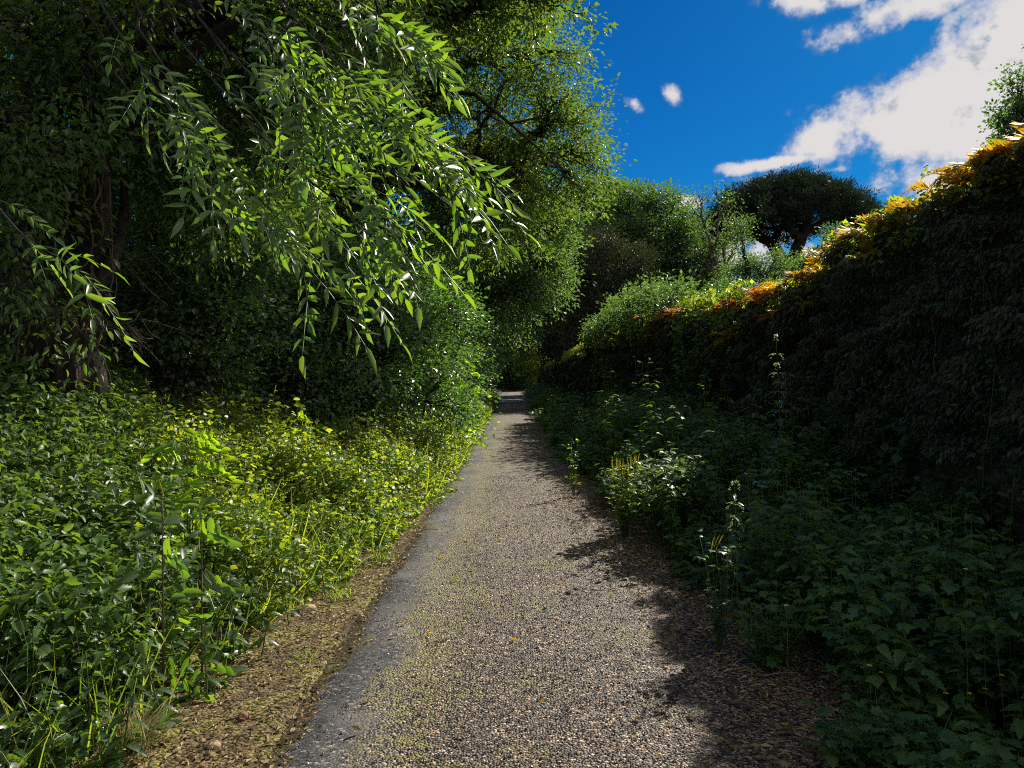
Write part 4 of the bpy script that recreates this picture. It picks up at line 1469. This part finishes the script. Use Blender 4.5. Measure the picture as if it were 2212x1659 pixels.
p, z = on(1700, 725, 6.1)
nettle(p, z - p[2], 'tallest flowering nettle, its sunlit tip standing out against the dark wall', 801, .10, tiers=16)
p, z = on(1597, 1035, 4.4)
nettle(p, z - p[2], 'sunlit nettle tip in the shaded weeds at the right, below the tallest nettle', 802, .075, tiers=13)
p, z = on(1255, 880, 13)
nettle(p, z - p[2], 'sunlit nettle beside the far shaded lane edge', 803, .1)
p, z = on(1236, 900, 14)
nettle(p, z - p[2], 'smaller sunlit nettle just left of the far one at the shaded lane edge', 804, .09)
p, z = on(1450, 975, 7.0)
nettle(p, z - p[2], 'broad-leaved sunlit nettle behind the yellow-lit weed clump', 805, .11, tiers=9)
p, z = on(1300, 858, 13)
nettle(p, z - p[2], 'dim tall nettle at the wall foot behind the far sunlit pair', 806, .11)


def leafy_clump(loc, h, w, n, leaf, mat, seed, label, tm=T_LOBE3, spikes=0, name='weed_plant', cat='plant', group=None):
    r = np.random.default_rng(seed)
    loc = np.asarray(loc, float)
    t = thing(name, loc, label, cat, group)
    b, bs, bp = Buf(), Buf(), Buf()
    for i in range(n):
        a = r.random() * 2 * PI
        top = loc + [math.cos(a) * w * r.random(), math.sin(a) * w * r.random(), h * (.5 + .5 * r.random())]
        c = spline([loc, (loc + top) / 2 + r.normal(size=3) * .02, top], 6)
        bs.tube(c, np.linspace(.003, .0015, 6), 4)
        k = 8
        i_ = r.integers(2, 6, k)
        P = c[i_] + r.normal(size=(k, 3)) * leaf * .3
        a = r.random(k) * 2 * PI
        D = np.stack([np.cos(a), np.sin(a), .1 + .2 * r.normal(size=k)], 1)
        L = leaf * (.6 + .7 * r.random(k))
        b.leaves(tm, P, D, np.array([0, 0, 1.]) + r.normal(size=(k, 3)) * .3, L, L * .8)
        if spikes and r.random() < spikes:
            for _ in range(4):
                bp.leaves(T_SPIKE, [top + r.normal(size=3) * .02], [[r.normal() * .2, r.normal() * .2, 1]], [r.normal(size=3)], .07 + .04 * r.random(), .006)
    bs.build('stem', M['stem'], t, origin=loc)
    b.build('leaves', M[mat], t, origin=loc)
    bp.build('seed_pods', M['spike'], t, origin=loc)
    return t


p, z = on(1350, 1000, 7.0)
leafy_clump(p, z - p[2], .24, 40, .065, 'weed', 811, 'weed clump lit yellow at the shadow edge on the right of the lane', spikes=.4)
p, z = on(1240, 935, 9.3)
leafy_clump(p, z - p[2], .12, 8, .05, 'robinia', 812, 'tiny bright yellow-green weed tip left of the yellow-lit clump', spikes=0)
p, z = on(1555, 1150, 4.15)
leafy_clump(p, z - p[2], .14, 16, .045, 'weed2', 813, 'small weed with brown seed pods catching sun, nearest to the lane on the right', spikes=.08)
p, z = on(1310, 850, 11)
leafy_clump(p, z - p[2], .1, 6, .06, 'robinia', 814, 'single bright leaf sprig at the foot of the far wall')
for i, (px_, d_, h_, lab) in enumerate([(2190, 3.3, .55, 'broad pale-leaved plant in the shade at the right edge'), (1660, 3.9, .42, 'leafy celandine clump at the shaded lane edge, left of the foreground weeds'),
                                        (1960, 2.85, .28, 'celandine with yellow flowers in the lower right corner'), (1870, 2.9, .24, 'low celandine at the bottom right beside the bark litter')]):
    X = (px_ - VPX) / F * d_
    p = np.array([X, d_, gz(X, d_)])
    leafy_clump(p, h_, .22, 34, .058, 'shade', 820 + i, lab, T_LOBE)
# yellow celandine flowers
b = Buf()
FL = [(1880, 1440), (1905, 1455), (2010, 1450), (2045, 1500), (2095, 1500), (2130, 1490), (2070, 1545), (2165, 1460), (1700, 1310), (2085, 1230)]
r = np.random.default_rng(830)
for (fx, fy) in FL:
    q = at(fx, fy, 2.95 + .3 * r.random())
    f = Buf()
    for k in range(4):
        a = k * PI / 2 + r.random() * .3
        f.leaves(T_OVAL, [q], [[math.cos(a), math.sin(a), .35]], [[0, 0, 1]], .012, .011)
    base_z = gz(q[0], q[1])
    o = f.build('flower', [M['flower'], M['stem']], origin=q) if False else None
    f.segs([[q[0] + .02, q[1], base_z]], [q], .0015, .001, 4, 1)
    o = f.build('celandine_flower', [M['flower'], M['stem']], origin=q)
    side = 'leftmost' if fx < 1750 else ''
    LABF = {1880: 'left one of a close pair of yellow flowers above the bark litter', 1905: 'right one of a close pair of yellow flowers above the bark litter',
            2010: 'yellow celandine flower directly right of the close pair', 2045: 'yellow flower at the left of the row of three near the corner',
            2095: 'middle yellow flower of the row of three near the corner', 2130: 'right yellow flower of the row of three near the corner',
            2070: 'lowest yellow celandine flower at lower right', 2165: 'yellow flower nearest to the right edge', 1700: 'lone yellow flower beside the shaded lane edge',
            2085: 'highest yellow flower, against the foot of the wall'}
    tag(o, LABF[fx], 'flower', 'yellow celandine flowers in the shade')


def robinia_sprout(loc, h, n, L, pairs, ll, lw, seed, label, spread=.9, name='robinia_sprout', mat='robinia', lean=(0, 0)):
    r = np.random.default_rng(seed)
    loc = np.asarray(loc, float)
    t = thing(name, loc, label, 'sapling', 'young saplings with feathery leaves')
    b = Buf()
    c = spline([loc, loc + [lean[0] * .4 * h, lean[1] * .4 * h, h * .5], loc + [lean[0] * h, lean[1] * h, h]], 14)
    b.tube(c, np.linspace(.007, .003, 14), 6)
    b.build('stem', M['twig'], t, origin=loc)
    b = Buf()
    for k in range(n):
        s = .12 + .88 * k / (n - 1)
        i = min(13, int(s * 13))
        a = k * 2.4 + r.normal() * .3
        D = np.array([math.cos(a) * spread, math.sin(a) * spread, .55 + .4 * s])
        pinnate(b, [c[i]], [D], np.array([[.15, -.75, .75] + r.normal(size=3) * .3]), [L * (.7 + .5 * r.random())], pairs, ll, lw, r, T_OVAL, 0, .75, .95, 1, .15, .2)
    b.build('leaves', [M[mat], M['stem']], t, origin=loc)
    return t


p, z = on(400, 925, 5.0)
robinia_sprout(p, z - p[2] - .05, 20, .36, 8, .07, .036, 841, 'largest bright young robinia with round leaflets in the left bed', lean=(0, 0))
p, z = on(640, 885, 8.5)
robinia_sprout(p, z - p[2], 12, .38, 8, .07, .03, 842, 'bright feathery robinia sprout at the shadow edge of the left bed, past the largest one')
p, z = on(1020, 815, 15)
robinia_sprout(p, z - p[2], 11, .45, 7, .11, .055, 843, 'bright yellow-green sapling by the left lane edge, in front of the hedge')
p, z = on(985, 790, 15.5)
robinia_sprout(p, z - p[2], 9, .45, 7, .1, .05, 844, 'green sapling just left of the bright one at the lane edge, half in shade')
# big leaved seedling (walnut-like)
p, z = on(345, 1085, 3.6)
robinia_sprout(p, z - p[2], 8, .24, 3, .10, .042, 846, 'young walnut with large pale leaves in the middle of the left bed', mat='ash', name='walnut_seedling')
p, z = on(430, 1110, 3.8)
robinia_sprout(p, z - p[2], 7, .22, 3, .095, .04, 847, 'smaller large-leaved walnut seedling just right of the other one', mat='ash', name='walnut_seedling')

# nettles along the front of the left bed
NP = [(60, 1350, 3.1), (130, 1290, 3.3), (190, 1390, 3.0), (250, 1440, 2.95), (290, 1310, 3.4), (345, 1380, 3.3), (390, 1250, 3.7), (440, 1330, 3.6), (500, 1220, 4.1), (560, 1270, 4.1), (620, 1210, 4.6), (110, 1480, 2.85),
      (700, 1160, 5.2), (760, 1120, 5.9), (820, 1080, 6.8)]
order = sorted(range(len(NP)), key=lambda i: NP[i][0])
for k, i in enumerate(order):
    px_, py_, d_ = NP[i]
    p, z = on(px_, py_, d_)
    nettle(p, max(.3, z - p[2]), f'green nettle at the front of the left bed, {ORD[k]} nettle from the left', 850 + i, .07, 'weed2', False, 9, group='nettles at the front of the left bed')

# grass tufts
def tuft(loc, n, L, seed, label, mat='straw', lean=(0, 0), spread=.5):
    r = np.random.default_rng(seed)
    b = Buf()
    loc = np.asarray(loc, float)
    a = r.random(n) * 2 * PI
    D = np.stack([np.cos(a) * spread * r.random(n) + lean[0], np.sin(a) * spread * r.random(n) + lean[1], np.full(n, .8)], 1)
    b.leaves(T_BLADE, loc + r.normal(size=(n, 3)) * [.05, .05, .004], D, -np.stack([np.cos(a), np.sin(a), -1.5 * np.ones(n)], 1) * .5 + [0, 0, 1], L * (.5 + .7 * r.random(n)), .005)
    return tag(b.build('grass_tuft', M[mat], origin=loc), label, 'grass tuft', 'grass tufts on the dirt verge')


for i, (px_, py_, n_, L_, lab, mt) in enumerate([(270, 1640, 150, .20, 'long bent straw-coloured grass tuft in the lower left corner', 'straw'), (600, 1330, 120, .12, 'short green grass tuft beside the flat pale stone', 'weed'),
                                                (820, 1215, 40, .07, 'tiny grass tuft where the verge meets the asphalt', 'weed'), (735, 1300, 60, .08, 'small grass tuft on the verge near the bed', 'weed'),
                                                (990, 1270, 26, .045, 'tiny green sprout growing in the middle of the asphalt', 'weed'), (650, 1440, 40, .06, 'sparse grass sprig on the dirt right of the long tuft', 'weed')]):
    d_ = CAMZ * F / (py_ - HZY)
    X = (px_ - VPX) / F * d_
    tuft((X, d_, (gz(X, d_) + .02) if X < -1.0 else .045), n_, L_, 870 + i, lab, mt, (.3, .2) if i == 0 else (0, 0))


# stones on the verge, stick in the shade
def rock(loc, s, seed, label, mat='stone'):
    r = np.random.default_rng(seed)
    bpy_b = Buf()
    n1, n2 = 14, 9
    th = np.linspace(0, 2 * PI, n1, endpoint=False)
    ph = np.linspace(.02, PI - .02, n2)
    TH, PH = np.meshgrid(th, ph)
    d = np.stack([np.sin(PH) * np.cos(TH), np.sin(PH) * np.sin(TH), np.cos(PH)], -1)
    q = np.round(d * 1.7 + .3 * (vnoise(d[..., 0] * 2 + seed, d[..., 1] * 2, d[..., 2] * 2, seed)[..., None]))
    rad = 1 + .45 * (vnoise(d[..., 0] * 1.5 + seed, d[..., 1] * 1.5, d[..., 2] * 1.5, seed) - .5) + .12 * (vnoise(d[..., 0] * 6, d[..., 1] * 6, d[..., 2] * 6, seed + 1) - .5)
    V = d * rad[..., None] * np.array(s) * .5 + loc
    a = []
    for i in range(n2 - 1):
        for j in range(n1):
            k = (j + 1) % n1
            a += [(i * n1 + j, (i + 1) * n1 + j, (i + 1) * n1 + k), (i * n1 + j, (i + 1) * n1 + k, i * n1 + k)]
    bpy_b.add(V.reshape(-1, 3), a)
    return tag(bpy_b.build('stone', M[mat], flat=False, origin=loc), label, 'stone', 'stones on the dirt verge')


for i, (px_, py_, s_, lab, mt) in enumerate([(655, 1325, (.16, .10, .05), 'flat pale stone at the edge of the left bed', 'stone'), (520, 1565, (.05, .05, .05), 'rounded reddish stone on the dirt verge', 'redstone'),
                                             (455, 1630, (.06, .05, .04), 'yellowish stone at the bottom of the verge', 'stone'), (530, 1605, (.045, .03, .02), 'small pale stone between the reddish and the yellowish one', 'stone'),
                                             (600, 1425, (.05, .035, .02), 'small brown stone in the middle of the verge', 'redstone'), (690, 1395, (.04, .03, .02), 'small pale stone close to the broken asphalt edge', 'stone'),
                                             (860, 1140, (.09, .06, .035), 'pale stone at the lane edge under the overhanging weeds', 'stone')]):
    d_ = CAMZ * F / (py_ - HZY)
    X = (px_ - VPX) / F * d_
    rock((X, d_, gz(X, d_) + s_[2] * .35), s_, 880 + i, lab, mt)
for i, (px_, py_, L_, a_, lab, ra) in enumerate([(1605, 1555, .12, -.7, 'short broken stick lying in the shade at the right of the lane', .011), (1297, 1297, .13, -.05, 'thin dark twig lying on the asphalt near the shadow edge', .003),
                                                (930, 1157, .16, 0.0, 'dark twig on the smooth left half of the asphalt', .004), (540, 1562, .13, .15, 'brown twig touching the reddish stone on the verge', .004),
                                                (1450, 1462, .10, -.4, 'dark twig on the sunlit asphalt near the bottom right', .004), (1690, 1480, .2, .3, 'curved pale twig in the bark litter', .004),
                                                (690, 1320, .13, .3, 'thin brown twig beside the flat pale stone', .003)]):
    d_ = CAMZ * F / (py_ - HZY)
    X = (px_ - VPX) / F * d_
    z_ = (gz(X, d_) if X < -1.0 or X > redge(d_) else float(zroad(X, d_))) + ra + .012
    r = np.random.default_rng(890 + i)
    u_ = np.array([math.cos(a_), math.sin(a_) * .7, 0])
    c = spline([np.array([X, d_, z_]) - u_ * L_ / 2, np.array([X, d_, z_ + .006]) + r.normal(size=3) * [.006, .012, .001], np.array([X, d_, z_]) + u_ * L_ / 2], 12)
    b = Buf()
    b.tube(c, np.linspace(ra, ra * .6, 12), 7, 0, .2, i)
    if i in (1, 3, 5):
        b.tube(spline([c[5], c[5] + u_ * .02 + [0, .02, .004], c[5] + u_ * .04 + [0, .035, .003]], 5), np.linspace(ra * .6, ra * .3, 5), 5)
    tag(b.build('twig', M['twig'] if i != 5 else M['paletwig'], origin=(X, d_, z_)), lab, 'twig', 'twigs lying on the lane')

# ------------------------------------------------------------------ sky and light
AZ, EL = math.radians(35.5), math.radians(35)
world = bpy.data.worlds.new('World')
scene.world = world
world.use_nodes = True
nt = world.node_tree
nt.nodes.clear()
N, K = nt.nodes, nt.links
sky = N.new('ShaderNodeTexSky')
sky.sky_type = 'NISHITA'
sky.sun_disc = False
sky.sun_elevation = EL
sky.sun_rotation = AZ
sky.air_density = 1.0
sky.dust_density = .2
sky.ozone_density = 4.0
sky.altitude = 300


def wm(op, a, b=None, c=None):
    q = N.new('ShaderNodeMath')
    q.operation = op
    for i, v in enumerate((a, b, c)):
        if v is None:
            continue
        if isinstance(v, (int, float)):
            q.inputs[i].default_value = v
        else:
            K.new(v, q.inputs[i])
    return q.outputs[0]


def wr(v, a, b, c=0., d=1.):
    q = N.new('ShaderNodeMapRange')
    q.interpolation_type = 'SMOOTHSTEP'
    for i, u in enumerate((a, b, c, d)):
        q.inputs[i + 1].default_value = u
    K.new(v, q.inputs[0])
    return q.outputs[0]


tc = N.new('ShaderNodeTexCoord')
sx = N.new('ShaderNodeSeparateXYZ')
K.new(tc.outputs['Generated'], sx.inputs[0])
az = wm('ARCTAN2', sx.outputs[0], sx.outputs[1])
el = wm('ARCSINE', sx.outputs[2])
n1 = N.new('ShaderNodeTexNoise')
n1.inputs['Scale'].default_value = 9
n1.inputs['Detail'].default_value = 10
n1.inputs['Roughness'].default_value = .62
K.new(tc.outputs['Generated'], n1.inputs['Vector'])
n2 = N.new('ShaderNodeTexNoise')
n2.inputs['Scale'].default_value = 22
n2.inputs['Detail'].default_value = 8
n2.inputs['Roughness'].default_value = .6
K.new(tc.outputs['Generated'], n2.inputs['Vector'])
wob = wm('ADD', wm('MULTIPLY', wm('SUBTRACT', n1.outputs['Fac'], .5), 2.2), wm('MULTIPLY', wm('SUBTRACT', n2.outputs['Fac'], .5), 1.5))


def azel(px, py):
    x, z = (px - VPX) / F, (HZY - py) / F
    return math.atan2(x, 1), math.atan2(z, math.hypot(x, 1))


def blob(px, py, a, b_, rot=0., gain=1.0):
    """soft ellipse on the dome, in azimuth and elevation"""
    A0, E0 = azel(px, py)
    dx, dy = wm('SUBTRACT', az, A0), wm('SUBTRACT', el, E0)
    cr, sr = math.cos(rot), math.sin(rot)
    u = wm('ADD', wm('MULTIPLY', dx, cr), wm('MULTIPLY', dy, sr))
    v = wm('SUBTRACT', wm('MULTIPLY', dy, cr), wm('MULTIPLY', dx, sr))
    u, v = wm('DIVIDE', u, a), wm('DIVIDE', v, b_)
    q = wm('SQRT', wm('ADD', wm('MULTIPLY', u, u), wm('MULTIPLY', v, v)))
    return wm('MULTIPLY', wm('SUBTRACT', 1.0, q), gain)


def halfp(p1, p2):
    """signed distance to the line through two points of the dome, positive on its right"""
    (x1, y1), (x2, y2) = azel(*p1), azel(*p2)
    L = math.hypot(x2 - x1, y2 - y1)
    nx, ny = (y2 - y1) / L, -(x2 - x1) / L
    return wm('SUBTRACT', wm('ADD', wm('MULTIPLY', az, nx), wm('MULTIPLY', el, ny)), x1 * nx + y1 * ny)


wedge = wm('MINIMUM', wm('MINIMUM', halfp((1700, 255), (2130, -10)), halfp((2212, 365), (1600, 375))), halfp((1660, 420), (1700, 240)))
wedge = wm('MULTIPLY', wedge, 16.0)
masks = [wedge, blob(1740, 5, .08, .014, -.1, .5), blob(1900, 35, .07, .018, .35, .45), blob(2010, 0, .09, .02, .3, .6), blob(1368, 228, .020, .010, -.6, .5), blob(1445, 206, .014, .008, -.6, .42),
         blob(1465, 442, .036, .012, 0, 1.3), blob(1690, 352, .075, .009, .06, .75), blob(1990, 395, .12, .03, 0, .5), blob(1560, 560, .10, .05, 0, .8), blob(1760, 600, .14, .04, 0, .6), blob(1780, 372, .06, .006, .05, .3)]
f = masks[0]
for q in masks[1:]:
    f = wm('MAXIMUM', f, q)
# added clouds round the dome, out of this view, thickened and brightened as fill
behind = wm('MULTIPLY', wm('SUBTRACT', n1.outputs['Fac'], .42), 2.0)
back = wr(wm('ABSOLUTE', az), 1.0, 1.4)
f = wm('ADD', f, wob)
f = wm('MAXIMUM', f, wm('SUBTRACT', behind, wm('MULTIPLY', wm('SUBTRACT', 1.0, back), 3)))
bright = wm('ADD', 1.0, wm('MULTIPLY', back, .55))  # unseen part of the dome made stronger, for fill light
cm = wr(f, -.04, .55)
hs = N.new('ShaderNodeHueSaturation')
hs.inputs['Saturation'].default_value = 1.35
hs.inputs['Hue'].default_value = .505
K.new(sky.outputs[0], hs.inputs['Color'])
mul = N.new('ShaderNodeMix')
mul.data_type = 'RGBA'
mul.blend_type = 'MULTIPLY'
mul.inputs[0].default_value = 1
mul.inputs[7].default_value = (.06, .50, .66, 1)
K.new(hs.outputs[0], mul.inputs[6])
# cloud tone: bright, a little greyer and bluer in its thin parts
cr_ = ramp(nt, [(0, (1.4, 2.2, 2.9)), (.5, (6.2, 6.1, 6.3)), (1, (7.0, 6.7, 6.7))])
K.new(cm, cr_.inputs[0])
mixc = N.new('ShaderNodeMix')
mixc.data_type = 'RGBA'
K.new(cm, mixc.inputs[0])
K.new(mul.outputs[2], mixc.inputs[6])
shd = N.new('ShaderNodeMix')
shd.data_type = 'RGBA'
K.new(wr(n2.outputs['Fac'], .42, .30), shd.inputs[0])
K.new(cr_.outputs[0], shd.inputs[6])
shd.inputs[7].default_value = (3.6, 4.2, 4.8, 1)
K.new(shd.outputs[2], mixc.inputs[7])
bg = N.new('ShaderNodeBackground')
K.new(wm('MULTIPLY', bright, .06), bg.inputs['Strength'])
K.new(mixc.outputs[2], bg.inputs['Color'])
wo = N.new('ShaderNodeOutputWorld')
K.new(bg.outputs[0], wo.inputs['Surface'])

sl = bpy.data.lights.new('sun', 'SUN')
sl.energy = 5.0
sl.angle = math.radians(.55)
sl.color = (1, .93, .80)
so = bpy.data.objects.new('sun', sl)
S = Vector((math.sin(AZ) * math.cos(EL), math.cos(AZ) * math.cos(EL), math.sin(EL)))
so.rotation_mode = 'QUATERNION'
so.rotation_quaternion = S.to_track_quat('Z', 'Y')
so.location = S * 60
COL.objects.link(so)

# ------------------------------------------------------------------ camera
cam = bpy.data.cameras.new('camera')
cam.sensor_width = 36
cam.lens = 36 * F / 2212
cam.clip_start = .05
cam.clip_end = 2000
co = bpy.data.objects.new('camera', cam)
co.location = (0, 0, CAMZ)
co.rotation_euler = (PI / 2 - math.atan((829.5 - HZY) / F), 0, math.atan((VPX - 1106) / F))
COL.objects.link(co)
scene.camera = co

for o in bpy.data.objects:
    if '_loc' in o:
        del o['_loc']

vs = scene.view_settings
vs.view_transform = 'Standard'
vs.look = 'None'
vs.exposure = .85
vs.gamma = 1
cy = scene.cycles
cy.max_bounces = 6
cy.diffuse_bounces = 3
cy.glossy_bounces = 2
cy.transmission_bounces = 4
cy.transparent_max_bounces = 4
cy.use_denoising = False
cy.filter_width = 1.05
cy.sample_clamp_indirect = 4
